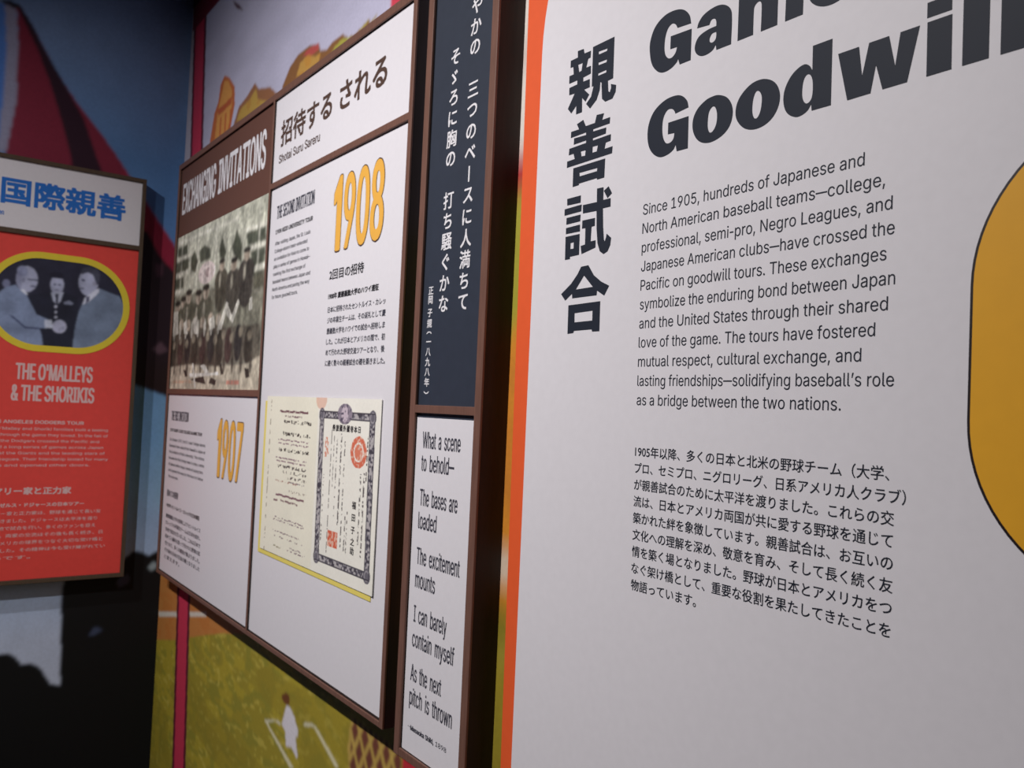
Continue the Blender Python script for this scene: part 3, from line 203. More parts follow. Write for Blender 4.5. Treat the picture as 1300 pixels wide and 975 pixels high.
HEAD = {
    "G2": [[-0.6668,1.8633,1],[-0.6698,1.8722],[-0.678,1.8799],[-0.6888,1.8831],[-0.7051,1.8819],[-0.7214,1.8738],[-0.7298,1.8613],[-0.732,1.8471],[-0.7291,1.8318],[-0.7214,1.8207],[-0.7099,1.814],[-0.6975,1.8143],[-0.6883,1.8183],[-0.685,1.8233,1],[-0.6828,1.8151,1],[-0.6657,1.8148,1],[-0.6663,1.8528,1],[-0.6981,1.8529,1],[-0.698,1.8389,1],[-0.6876,1.8381,1],[-0.6889,1.8317],[-0.6936,1.8281],[-0.7002,1.8288],[-0.7055,1.8366],[-0.7076,1.8495],[-0.706,1.8615],[-0.7003,1.8686],[-0.6935,1.8685],[-0.689,1.8648],[-0.6872,1.8611,1]],
    "O1": [[-0.622,1.8652],[-0.6098,1.8585],[-0.6027,1.8462],[-0.6028,1.833],[-0.6082,1.823],[-0.6197,1.8162],[-0.6354,1.8141],[-0.6493,1.8193],[-0.658,1.8313],[-0.6595,1.8455],[-0.6537,1.8569],[-0.6415,1.8644],[-0.6317,1.8662]],
    "O1i": [[-0.6299,1.8544],[-0.6253,1.8493],[-0.6239,1.8384],[-0.6264,1.8294],[-0.6322,1.825],[-0.6362,1.8298],[-0.6371,1.8398],[-0.6354,1.8501]],
    "O2": [[-0.5594,1.865],[-0.5474,1.8575],[-0.5412,1.8449],[-0.5422,1.8317],[-0.5491,1.821],[-0.5606,1.8149],[-0.5748,1.8143],[-0.5873,1.8197],[-0.5965,1.8313],[-0.5979,1.843],[-0.5934,1.854],[-0.5824,1.8631],[-0.5715,1.8664]],
    "O2i": [[-0.5699,1.8552],[-0.5646,1.8497],[-0.5638,1.8394],[-0.5662,1.8291],[-0.5708,1.8253],[-0.5748,1.8304],[-0.5757,1.8408],[-0.5737,1.8513]],
    "D": [[-0.5033,1.8822,1],[-0.4814,1.8823,1],[-0.4809,1.8156,1],[-0.5024,1.8158,1],[-0.5032,1.8226,1],[-0.5073,1.8171],[-0.515,1.8139],[-0.522,1.8144],[-0.5314,1.8209],[-0.536,1.8318],[-0.5358,1.8443],[-0.5307,1.8553],[-0.5229,1.8627],[-0.513,1.8662],[-0.507,1.8634],[-0.5031,1.8575,1]],
    "Di": [[-0.5077,1.8546],[-0.5034,1.8498],[-0.5019,1.8399],[-0.5027,1.8297],[-0.5056,1.8254],[-0.5095,1.8252],[-0.5133,1.8309],[-0.5141,1.8416],[-0.5121,1.8515]],
    "G1": [[-0.6677,1.9629,1],[-0.6709,1.9741],[-0.6805,1.9837],[-0.6941,1.988],[-0.7105,1.9873],[-0.7255,1.979],[-0.7333,1.9636],[-0.7334,1.9488],[-0.7288,1.9326],[-0.7197,1.9218],[-0.7097,1.9173],[-0.6974,1.9183],[-0.6882,1.9231],[-0.6862,1.9265,1],[-0.6834,1.9189,1],[-0.6664,1.9189,1],[-0.6666,1.9561,1],[-0.6994,1.9581,1],[-0.6994,1.9424,1],[-0.6886,1.9416,1],[-0.6909,1.9352],[-0.6967,1.9313],[-0.7028,1.9328],[-0.7081,1.9407],[-0.7089,1.9555],[-0.7054,1.9678],[-0.6988,1.9728],[-0.6927,1.9706],[-0.6889,1.9648,1]],
    "a": [[-0.6285,1.9186,1],[-0.6078,1.9184,1],[-0.6081,1.9526],[-0.612,1.9617],[-0.6218,1.9682],[-0.634,1.9697],[-0.6488,1.9662],[-0.656,1.9598],[-0.6583,1.9536,1],[-0.6401,1.9513,1],[-0.6371,1.9561],[-0.6322,1.9557],[-0.63,1.9517],[-0.6298,1.9467,1],[-0.6428,1.9463],[-0.6552,1.9426],[-0.6604,1.9344],[-0.6595,1.9261],[-0.6529,1.9196],[-0.644,1.9177],[-0.6342,1.9199],[-0.6295,1.9248,1]],
    "ai": [[-0.6295,1.9398,1],[-0.6356,1.9395],[-0.6388,1.9351],[-0.6382,1.931],[-0.6346,1.9292],[-0.6306,1.931],[-0.6293,1.9348]],
}
KANJI = {
    "親": [[[[-0.8712,1.9955,1],[-0.859,1.9947,1],[-0.8571,1.9878,1],[-0.8439,1.9873,1],[-0.8442,1.9781,1],[-0.8488,1.9779,1],[-0.8521,1.9669,1],[-0.8429,1.9666,1],[-0.8423,1.9559,1],[-0.8575,1.9549,1],[-0.8571,1.9492,1],[-0.8441,1.949,1],[-0.8434,1.9377,1],[-0.8545,1.9375,1],[-0.8438,1.928,1],[-0.851,1.9201,1],[-0.8581,1.9271,1],[-0.8573,1.9076,1],[-0.8694,1.9076,1],[-0.8696,1.9196,1],[-0.8798,1.9116,1],[-0.8874,1.9199,1],[-0.8742,1.9378,1],[-0.8857,1.9385,1],[-0.886,1.9487,1],[-0.8696,1.9491,1],[-0.8696,1.9547,1],[-0.8868,1.9547,1],[-0.8869,1.9655,1],[-0.8779,1.9654,1],[-0.8795,1.9762,1],[-0.8853,1.9765,1],[-0.8854,1.9864,1],[-0.8707,1.9865,1]],[[-0.8691,1.9759,1],[-0.8601,1.9756,1],[-0.8618,1.9655,1],[-0.8665,1.9651,1]]],[[[-0.8401,1.991,1],[-0.7987,1.9912,1],[-0.7982,1.9365,1],[-0.808,1.936,1],[-0.8063,1.9217,1],[-0.8036,1.9197,1],[-0.8013,1.9245,1],[-0.802,1.93,1],[-0.792,1.926,1],[-0.7924,1.9172,1],[-0.7979,1.9098,1],[-0.8116,1.9094,1],[-0.818,1.9148,1],[-0.8203,1.9372,1],[-0.8226,1.9385,1],[-0.8232,1.9283,1],[-0.8287,1.9165,1],[-0.8412,1.9082,1],[-0.8495,1.9166,1],[-0.84,1.9239,1],[-0.8359,1.9368,1],[-0.8393,1.9372,1]],[[-0.8282,1.981,1],[-0.8114,1.9798,1],[-0.8121,1.9768,1],[-0.8279,1.977,1]],[[-0.8278,1.966,1],[-0.8114,1.9653,1],[-0.8121,1.9619,1],[-0.8276,1.9625,1]],[[-0.8273,1.9514,1],[-0.8115,1.9515,1],[-0.812,1.9482,1],[-0.8275,1.9484,1]]]],
    "善": [[[[-0.8667,1.8934,1],[-0.8538,1.8962,1],[-0.8482,1.8863,1],[-0.8301,1.8861,1],[-0.8271,1.8959,1],[-0.8128,1.8946,1],[-0.816,1.8865,1],[-0.8008,1.8864,1],[-0.8011,1.8782,1],[-0.8327,1.8782,1],[-0.833,1.8753,1],[-0.8075,1.8744,1],[-0.8078,1.8665,1],[-0.8328,1.8661,1],[-0.8327,1.8632,1],[-0.7981,1.8634,1],[-0.7981,1.8548,1],[-0.8071,1.8544,1],[-0.8091,1.8467,1],[-0.794,1.8468,1],[-0.7945,1.8377,1],[-0.884,1.8372,1],[-0.884,1.846,1],[-0.8684,1.8462,1],[-0.8711,1.8539,1],[-0.8812,1.854,1],[-0.8805,1.8629,1],[-0.8462,1.8631,1],[-0.8464,1.8665,1],[-0.8716,1.8665,1],[-0.8712,1.8752,1],[-0.8469,1.874,1],[-0.8471,1.8775,1],[-0.8783,1.8772,1],[-0.8781,1.8856,1],[-0.8618,1.8854,1]],[[-0.8561,1.8537,1],[-0.8465,1.8533,1],[-0.847,1.8461,1],[-0.8544,1.8468,1]],[[-0.8325,1.8547,1],[-0.8223,1.8543,1],[-0.8242,1.8467,1],[-0.8326,1.8469,1]]],[[[-0.8704,1.8338,1],[-0.8071,1.8337,1],[-0.8074,1.8087,1],[-0.8213,1.8087,1],[-0.8218,1.8108,1],[-0.8573,1.8104,1],[-0.8572,1.8084,1],[-0.8701,1.8081,1]],[[-0.8571,1.8248,1],[-0.8217,1.8242,1],[-0.822,1.8201,1],[-0.8564,1.8201,1]]]],
    "試": [[[[-0.8805,1.7937,1],[-0.8523,1.7936,1],[-0.8522,1.7837,1],[-0.8799,1.7845,1]]],[[[-0.885,1.7801,1],[-0.8498,1.7809,1],[-0.85,1.7717,1],[-0.8848,1.7712,1]]],[[[-0.8803,1.7674,1],[-0.8512,1.7676,1],[-0.8515,1.7585,1],[-0.8801,1.7582,1]]],[[[-0.8804,1.7536,1],[-0.8516,1.7542,1],[-0.8511,1.7449,1],[-0.8803,1.7452,1]]],[[[-0.8806,1.7415,1],[-0.8514,1.7415,1],[-0.8511,1.7134,1],[-0.8696,1.7129,1],[-0.8696,1.7098,1],[-0.8799,1.7098,1]],[[-0.8694,1.7315,1],[-0.8629,1.7318,1],[-0.8629,1.7232,1],[-0.8693,1.7234,1]]],[[[-0.847,1.7587,1],[-0.8221,1.7584,1],[-0.822,1.7478,1],[-0.8282,1.7476,1],[-0.8288,1.7284,1],[-0.8191,1.7285,1],[-0.819,1.7189,1],[-0.846,1.7137,1],[-0.8485,1.7248,1],[-0.8398,1.7257,1],[-0.8404,1.7476,1],[-0.8472,1.7478,1]]],[[[-0.8474,1.7796,1],[-0.8198,1.7789,1],[-0.8205,1.7968,1],[-0.8079,1.7962,1],[-0.8076,1.7795,1],[-0.7936,1.7794,1],[-0.7933,1.7684,1],[-0.8075,1.7684,1],[-0.8057,1.7442,1],[-0.8033,1.7273,1],[-0.8014,1.7246,1],[-0.7992,1.7302,1],[-0.7986,1.7343,1],[-0.7897,1.7277,1],[-0.7909,1.7185,1],[-0.7955,1.7109,1],[-0.803,1.7083,1],[-0.8102,1.7128,1],[-0.8153,1.7241,1],[-0.8182,1.7437,1],[-0.8196,1.7672,1],[-0.8466,1.7681,1]]],[[[-0.8071,1.7913,1],[-0.7983,1.7956,1],[-0.7914,1.7854,1],[-0.7996,1.7804,1]]]],
    "合": [[[[-0.8457,1.6967,1],[-0.8313,1.6972,1],[-0.8197,1.6827,1],[-0.8052,1.673,1],[-0.7898,1.6662,1],[-0.7984,1.6541,1],[-0.8123,1.6618,1],[-0.8128,1.6559,1],[-0.8613,1.6558,1],[-0.8621,1.662,1],[-0.8758,1.6539,1],[-0.885,1.6634,1],[-0.8648,1.6758,1],[-0.8525,1.6874,1]],[[-0.8391,1.6842,1],[-0.8209,1.6676,1],[-0.8546,1.6671,1]]],[[[-0.8686,1.6469,1],[-0.8054,1.6476,1],[-0.8048,1.6088,1],[-0.8187,1.6089,1],[-0.8198,1.6119,1],[-0.8551,1.6117,1],[-0.8559,1.6089,1],[-0.868,1.6083,1]],[[-0.8551,1.6354,1],[-0.8195,1.6363,1],[-0.8193,1.6234,1],[-0.8547,1.6231,1]]]],
}

# ------------------------------------------------------------------ helpers
XL = -2.905                    # plane of the left wall; the right wall is y = 0
def RW(u, v, w): return (u, -w, v)          # right wall: u along the wall, v up, w out of the wall
def LW(u, v, w): return (XL + w, u, v)      # left wall

def lin(c):
    return tuple(((x / 255) / 12.92 if x / 255 <= 0.04045 else ((x / 255 + 0.055) / 1.055) ** 2.4) for x in c)

def material(name, rgb, rough=0.5, vary=0.0, scale=40.0, spec=0.5, stretch=None, vcol=False, bump=0.0):
    m = bpy.data.materials.new(name); m.use_nodes = True
    nt = m.node_tree; b = nt.nodes['Principled BSDF']
    b.inputs['Roughness'].default_value = rough
    b.inputs['Specular IOR Level'].default_value = spec
    base = lin(rgb)
    b.inputs['Base Color'].default_value = (*base, 1)
    tc = nt.nodes.new('ShaderNodeTexCoord')
    mp = nt.nodes.new('ShaderNodeMapping')
    if stretch: mp.inputs['Scale'].default_value = stretch
    nz = nt.nodes.new('ShaderNodeTexNoise'); nz.inputs['Scale'].default_value = scale
    nz.inputs['Detail'].default_value = 5
    nt.links.new(tc.outputs['Object'], mp.inputs['Vector'])
    nt.links.new(mp.outputs['Vector'], nz.inputs['Vector'])
    if vcol:
        at = nt.nodes.new('ShaderNodeAttribute'); at.attribute_name = 'print'
    if vary > 0:
        rg = nt.nodes.new('ShaderNodeMapRange')
        rg.inputs['From Min'].default_value = 0.3; rg.inputs['From Max'].default_value = 0.7
        rg.inputs['To Min'].default_value = 1 - vary; rg.inputs['To Max'].default_value = 1 + vary
        nt.links.new(nz.outputs['Fac'], rg.inputs['Value'])
        mx = nt.nodes.new('ShaderNodeMix'); mx.data_type = 'RGBA'; mx.blend_type = 'MULTIPLY'
        mx.inputs['Factor'].default_value = 1
        mx.inputs['A'].default_value = (*base, 1)
        if vcol: nt.links.new(at.outputs['Color'], mx.inputs['A'])
        nt.links.new(rg.outputs['Result'], mx.inputs['B'])
        nt.links.new(mx.outputs['Result'], b.inputs['Base Color'])
    elif vcol:
        nt.links.new(at.outputs['Color'], b.inputs['Base Color'])
    if bump > 0:
        bp = nt.nodes.new('ShaderNodeBump'); bp.inputs['Strength'].default_value = bump
        bp.inputs['Distance'].default_value = 0.001
        nt.links.new(nz.outputs['Fac'], bp.inputs['Height'])
        nt.links.new(bp.outputs['Normal'], b.inputs['Normal'])
    return m

M = dict(
    white=material('white_board', (229, 225, 229), 0.55, 0.015, 90, 0.4),
    wood=material('brown_wood', (114, 80, 67), 0.5, 0.16, 30, 0.4, (6, 6, 0.6), bump=0.15),
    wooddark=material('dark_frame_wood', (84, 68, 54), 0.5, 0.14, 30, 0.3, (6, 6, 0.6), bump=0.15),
    woodshade=material('shaded_brown_wood', (45, 36, 33), 0.6, 0.14, 30, 0.3, (6, 6, 0.6), bump=0.15),  # frame wood with the shade of its unlit sides put into the colour
    brown=material('brown_panel', (102, 68, 57), 0.6, 0.02, 60, 0.3),
    navy=material('navy_panel', (47, 53, 66), 0.55, 0.05, 60, 0.35),
    orange=material('orange_panel', (236, 96, 48), 0.55, 0.02, 60, 0.35),
    red=material('red_orange_panel', (230, 74, 66), 0.55, 0.03, 60, 0.35),
    ink=material('navy_ink', (35, 40, 52), 0.6, 0.02, 60, 0.25),
    black=material('black_ink', (38, 36, 40), 0.5, 0.02, 60, 0.4),
    grey=material('grey_ink', (62, 62, 74), 0.5, 0.02, 60, 0.4),
    brownink=material('brown_ink', (84, 62, 52), 0.5, 0.02, 60, 0.4),
    whiteink=material('white_ink', (235, 232, 235), 0.5, 0.01, 60, 0.4),
    pinkink=material('pale_pink_ink', (226, 190, 188), 0.5, 0.01, 60, 0.4),
    gold=material('golden_ink', (240, 180, 76), 0.5, 0.02, 60, 0.4),
    blue=material('blue_ink', (38, 112, 200), 0.5, 0.02, 60, 0.4),
    yellow=material('yellow_panel', (234, 170, 40), 0.55, 0.02, 60, 0.35),
    yellowring=material('yellow_ring', (228, 204, 60), 0.55, 0.02, 60, 0.35),
    yellowedge=material('yellow_backing', (240, 220, 112), 0.55, 0.02, 60, 0.35),
    outline=material('dark_outline', (26, 12, 16), 0.5, 0.02, 60, 0.4),
    redink=material('red_ink', (222, 104, 82), 0.5, 0.05, 60, 0.3),
    printed=material('printed_picture', (255, 255, 255), 0.55, 0.03, 220, 0.35, None, True),
    mural=material('printed_mural', (255, 255, 255), 0.6, 0.05, 120, 0.3, None, True),
    plaster=material('dark_plaster', (70, 70, 76), 0.8, 0.05, 20, 0.2),
    floor=material('dark_carpet', (60, 58, 60), 0.95, 0.2, 200, 0.1),
)

def link(name, verts, faces, mat, parent=None, smooth=False):
    me = bpy.data.meshes.new(name)
    off = Vector((0, 0, 0))
    p = parent
    while p is not None:
        off += p.location; p = p.parent
    me.from_pydata([tuple(Vector(v) - off) for v in verts], [], faces)
    me.materials.append(mat)
    me.update()
    o = bpy.data.objects.new(name, me); COL.objects.link(o)
    if parent is not None: o.parent = parent
    return o

def from_bm(name, bm, mat, parent=None):
    bmesh.ops.recalc_face_normals(bm, faces=bm.faces)
    off = Vector((0, 0, 0)); p = parent
    while p is not None:
        off += p.location; p = p.parent
    for v in bm.verts: v.co -= off
    me = bpy.data.meshes.new(name); bm.to_mesh(me); bm.free()
    me.materials.append(mat)
    o = bpy.data.objects.new(name, me); COL.objects.link(o)
    if parent is not None: o.parent = parent
    return o

def add_box(bm, P, u0, u1, v0, v1, w0, w1, bev=0.0008):
    vs = [bm.verts.new(P(u, v, w)) for w in (w0, w1) for v in (v0, v1) for u in (u0, u1)]
    fs = [bm.faces.new([vs[i] for i in f]) for f in
          ((0, 1, 3, 2), (4, 6, 7, 5), (0, 4, 5, 1), (2, 3, 7, 6), (0, 2, 6, 4), (1, 5, 7, 3))]
    if bev > 0:
        es = list({e for f in fs for e in f.edges})
        bmesh.ops.bevel(bm, geom=es, offset=bev, segments=2, affect='EDGES', profile=0.5)

def box(name, P, u0, u1, v0, v1, w0, w1, mat, parent=None, bev=0.0008):
    bm = bmesh.new(); add_box(bm, P, u0, u1, v0, v1, w0, w1, bev)
    return from_bm(name, bm, mat, parent)

def prism(name, P, pts, w0, w1, mat, parent=None, hole=None):
    n = len(pts); bm = bmesh.new()
    a = [bm.verts.new(P(u, v, w0)) for u, v in pts]; b = [bm.verts.new(P(u, v, w1)) for u, v in pts]
    for i in range(n):
        j = (i + 1) % n; bm.faces.new((a[i], a[j], b[j], b[i]))
    if hole is None:
        bm.faces.new(a[::-1]); bm.faces.new(b)
    else:
        c = [bm.verts.new(P(u, v, w0)) for u, v in hole]; d = [bm.verts.new(P(u, v, w1)) for u, v in hole]
        for i in range(n):
            j = (i + 1) % n
            bm.faces.new((c[j], c[i], d[i], d[j]))
            bm.faces.new((b[i], b[j], d[j], d[i])); bm.faces.new((a[j], a[i], c[i], c[j]))
    return from_bm(name, bm, mat, parent)

def round_rect(u0, u1, v0, v1, r, n=20):
    pts = []
    for cx, cy, a0 in ((u1 - r, v1 - r, 0), (u0 + r, v1 - r, 90), (u0 + r, v0 + r, 180), (u1 - r, v0 + r, 270)):
        for i in range(n + 1):
            a = math.radians(a0 + 90 * i / n)
            pts.append((cx + r * math.cos(a), cy + r * math.sin(a)))
    return pts

def thing(name, loc, label, cat, group=None):
    o = bpy.data.objects.new(name, None); COL.objects.link(o)
    o.location = loc; o['label'] = label; o['category'] = cat
    if group: o['group'] = group
    return o

# ------------------------------------------------------------------ lettering
GL = GLYPHS
GL['-'] = [300, [[q - (76 if k % 2 == 0 else 0) for k, q in enumerate(a)] for a in GL['-'][1]]]
GL['—'] = [540, [[int(q * 0.77) if k % 2 == 0 else q for k, q in enumerate(a)] for a in GL['—'][1]]]
_cache = {}
def _eval(cu):
    o = bpy.data.objects.new('scratch', cu); COL.objects.link(o)
    dg = bpy.context.evaluated_depsgraph_get(); dg.update()
    e = o.evaluated_get(dg); me = e.to_mesh()
    v = np.array([(x.co.x, x.co.y) for x in me.vertices]).reshape(-1, 2)
    f = [tuple(p.vertices) for p in me.polygons]
    e.to_mesh_clear(); bpy.data.objects.remove(o); bpy.data.curves.remove(cu)
    return v, f

def outline(loops, res=5):
    """Filled flat shape from closed loops of (u, v[, corner]) points, smooth except at the corners."""
    cu = bpy.data.curves.new('scratch', 'CURVE'); cu.dimensions = '2D'; cu.fill_mode = 'BOTH'; cu.resolution_u = res
    for pts in loops:
        s = cu.splines.new('BEZIER'); n = len(pts); s.bezier_points.add(n - 1); s.use_cyclic_u = True
        for i, p in enumerate(pts):
            b = s.bezier_points[i]; c = Vector((p[0], p[1], 0)); b.co = c
            a, d = Vector((*pts[i - 1][:2], 0)), Vector((*pts[(i + 1) % n][:2], 0))
            b.handle_left_type = b.handle_right_type = 'FREE'
            if len(p) > 2:
                b.handle_left = c + (a - c) / 3; b.handle_right = c + (d - c) / 3
            else:
                t = (d - a).normalized()
                b.handle_left = c - t * (c - a).length / 3; b.handle_right = c + t * (d - c).length / 3
    return _eval(cu)

def wound_fill(spl, n=5):
    """Fill of bezier loops by winding number, so strokes of one letter may cross each other."""
    from mathutils.geometry import delaunay_2d_cdt
    polys = []
    for a in spl:
        k = len(a) // 6; pts = []
        for i in range(k):
            p = [x / 1000 for x in a[6 * i:6 * i + 6]]; j = (i + 1) % k; q = [x / 1000 for x in a[6 * j:6 * j + 6]]
            p0, p1, p2, p3 = np.array(p[2:4]), np.array(p[4:6]), np.array(q[0:2]), np.array(q[2:4])
            d = (p3 - p0); L = np.hypot(*d) + 1e-9
            off = max(abs(d[0] * (p1 - p0)[1] - d[1] * (p1 - p0)[0]), abs(d[0] * (p2 - p0)[1] - d[1] * (p2 - p0)[0])) / L
            m = 1 if off < 0.004 else n
            for t in np.arange(m) / m:
                pts.append((1 - t) ** 3 * p0 + 3 * (1 - t) ** 2 * t * p1 + 3 * (1 - t) * t * t * p2 + t ** 3 * p3)
        polys.append(np.array(pts))
    vs, es, b = [], [], 0
    for p in polys:
        m = len(p); vs += [Vector(q) for q in p]; es += [(b + i, b + (i + 1) % m) for i in range(m)]; b += m
    ov, oe, of = delaunay_2d_cdt(vs, es, [], 0, 1e-5)[:3]
    ov = np.array([tuple(q) for q in ov]); keep = []
    for f in of:
        c = ov[list(f)].mean(0); w = 0
        for p in polys:
            q = np.roll(p, -1, 0); cr = (q[:, 0] - p[:, 0]) * (c[1] - p[:, 1]) - (c[0] - p[:, 0]) * (q[:, 1] - p[:, 1])
            w += int(((p[:, 1] <= c[1]) & (q[:, 1] > c[1]) & (cr > 0)).sum()) - int(((p[:, 1] > c[1]) & (q[:, 1] <= c[1]) & (cr < 0)).sum())
        if w != 0: keep.append(tuple(f))
    return ov, keep

def latin(ch):
    if ('L', ch) in _cache: return _cache['L', ch]
    adv, spl = GL.get(ch, GL[' '])
    v, f = np.zeros((0, 2)), []
    if spl:
        cu = bpy.data.curves.new('scratch', 'CURVE'); cu.dimensions = '2D'; cu.fill_mode = 'BOTH'; cu.resolution_u = 4
        for a in spl:
            n = len(a) // 6; s = cu.splines.new('BEZIER'); s.bezier_points.add(n - 1); s.use_cyclic_u = True
            for i in range(n):
                q = [x / 1000 for x in a[6 * i:6 * i + 6]]; b = s.bezier_points[i]
                b.handle_left_type = b.handle_right_type = 'FREE'
                b.co = (q[2], q[3], 0); b.handle_left = (q[0], q[1], 0); b.handle_right = (q[4], q[5], 0)
        bpy.data.curves.remove(cu)
        v, f = wound_fill(spl)
    _cache['L', ch] = (adv / 1000, v, f)
    return _cache['L', ch]

def font_eval(s):
    cu = bpy.data.curves.new('scratch', 'FONT'); cu.body = s; cu.size = 1; cu.resolution_u = 3
    return _eval(cu)
_bar = None
def kana(ch):
    global _bar
    if ('J', ch) in _cache: return _cache['J', ch]
    if _bar is None: _bar = font_eval('|')[0][:, 0].min()
    v, f = (np.zeros((0, 2)), []) if ch in ' \u3000' else font_eval(ch)
    both = font_eval(ch + '|')[0]
    top = both[:, 0].max(); bw = font_eval('|')[0][:, 0].max()
    adv = top - bw
    _cache['J', ch] = (adv, v, f)
    return _cache['J', ch]
FULL = None
CAP = 0.6055 * 0.0 + max(v for a in [GL['H'][1][0]] for v in a[3::6]) / 1000

class Text:
    def __init__(self): self.v = []; self.f = []; self.n = 0
    def add(self, v, f, w=0.0):
        if len(v) == 0: return
        self.v.append(np.c_[v, np.full(len(v), w)])
        self.f += [tuple(i + self.n for i in q) for q in f]; self.n += len(v)
    def ring(self, v, f, dx, dy, square=False):
        if dx == 0 and dy == 0: return self.add(v, f)
        k = 0
        for a in range(0, 360, 45):
            c, d = math.cos(math.radians(a)), math.sin(math.radians(a))
            if square: c, d = round(c), round(d)
            self.add(v + np.array([dx * c, dy * d]), f, k * 1.5e-5); k += 1
        self.add(v, f, k * 1.5e-5)
    def line(self, s, u0, u1, base, size, kind='L', bold=(0, 0), gap=1.0):
        """One line of writing fitted between u0 and u1; size = cap height (latin) or em height (kana and kanji)."""
        g = latin if kind == 'L' else kana
        x = 0; items = []; lo, hi = 1e9, -1e9
        for ch in s:
            a, v, f = g(ch)
            if len(v):
                items.append((x, v, f)); lo = min(lo, x + v[:, 0].min()); hi = max(hi, x + v[:, 0].max())
            x += a * (gap if ch == ' ' else 1)
        sy = size / CAP if kind == 'L' else size
        bx, by = bold
        sx = (u1 - u0 - 2 * bx) / (hi - lo)
        for x, v, f in items:
            q = np.c_[u0 + bx + (v[:, 0] + x - lo) * sx, base + v[:, 1] * sy]
            self.ring(q, f, bx, by, kind == 'J')
    def glyph(self, ch, cu, cv, w, h, bold=(0, 0), fit=False, rot=False):
        """One kana or kanji centred on (cu, cv); w, h = em size, or the box to fill when fit."""
        a, v, f = kana(ch)
        if rot: v = np.c_[v[:, 1], -v[:, 0]]
        mid = (v.min(0) + v.max(0)) / 2; ext = v.max(0) - v.min(0)
        if fit: sc = np.array([(w - 2 * bold[0]) / ext[0], (h - 2 * bold[1]) / ext[1]])
        else: sc = np.array([w, h])
        self.ring((v - mid) * sc + np.array([cu, cv]), f, *bold, True)
    def make(self, name, P, w, mat, parent):
        if not self.v: return None
        v = np.concatenate(self.v)
        return link(name, [P(a, b, w + c) for a, b, c in v], self.f, mat, parent)

def lines(name, P, w, mat, parent, rows, kind='L', size=0.01, bold=(0, 0)):
    t = Text()
    for s, u0, u1, b in rows: t.line(s, u0, u1, b, size, kind, bold)
    return t.make(name, P, w, mat, parent)

# ------------------------------------------------------------------ printed pictures (colour per point of a fine sheet)
RNG = np.random.default_rng(7)
def noise(U, V, s, seed):
    r = np.random.default_rng(seed); g = r.random((64, 64))
    x = U / s; y = V / s; xi = np.floor(x).astype(int); yi = np.floor(y).astype(int)
    fx = x - xi; fy = y - yi; fx = fx * fx * (3 - 2 * fx); fy = fy * fy * (3 - 2 * fy)
    G = lambda i, j: g[i % 64, j % 64]
    return (G(xi, yi) * (1 - fx) + G(xi + 1, yi) * fx) * (1 - fy) + (G(xi, yi + 1) * (1 - fx) + G(xi + 1, yi + 1) * fx) * fy
def inside(U, V, pts):
    r = np.zeros(U.shape, bool); n = len(pts)
    for i in range(n):
        x0, y0 = pts[i][:2]; x1, y1 = pts[(i + 1) % n][:2]
        if y0 == y1: continue
        c = ((y0 > V) != (y1 > V)) & (U < (x1 - x0) * (V - y0) / (y1 - y0) + x0)
        r ^= c
    return r
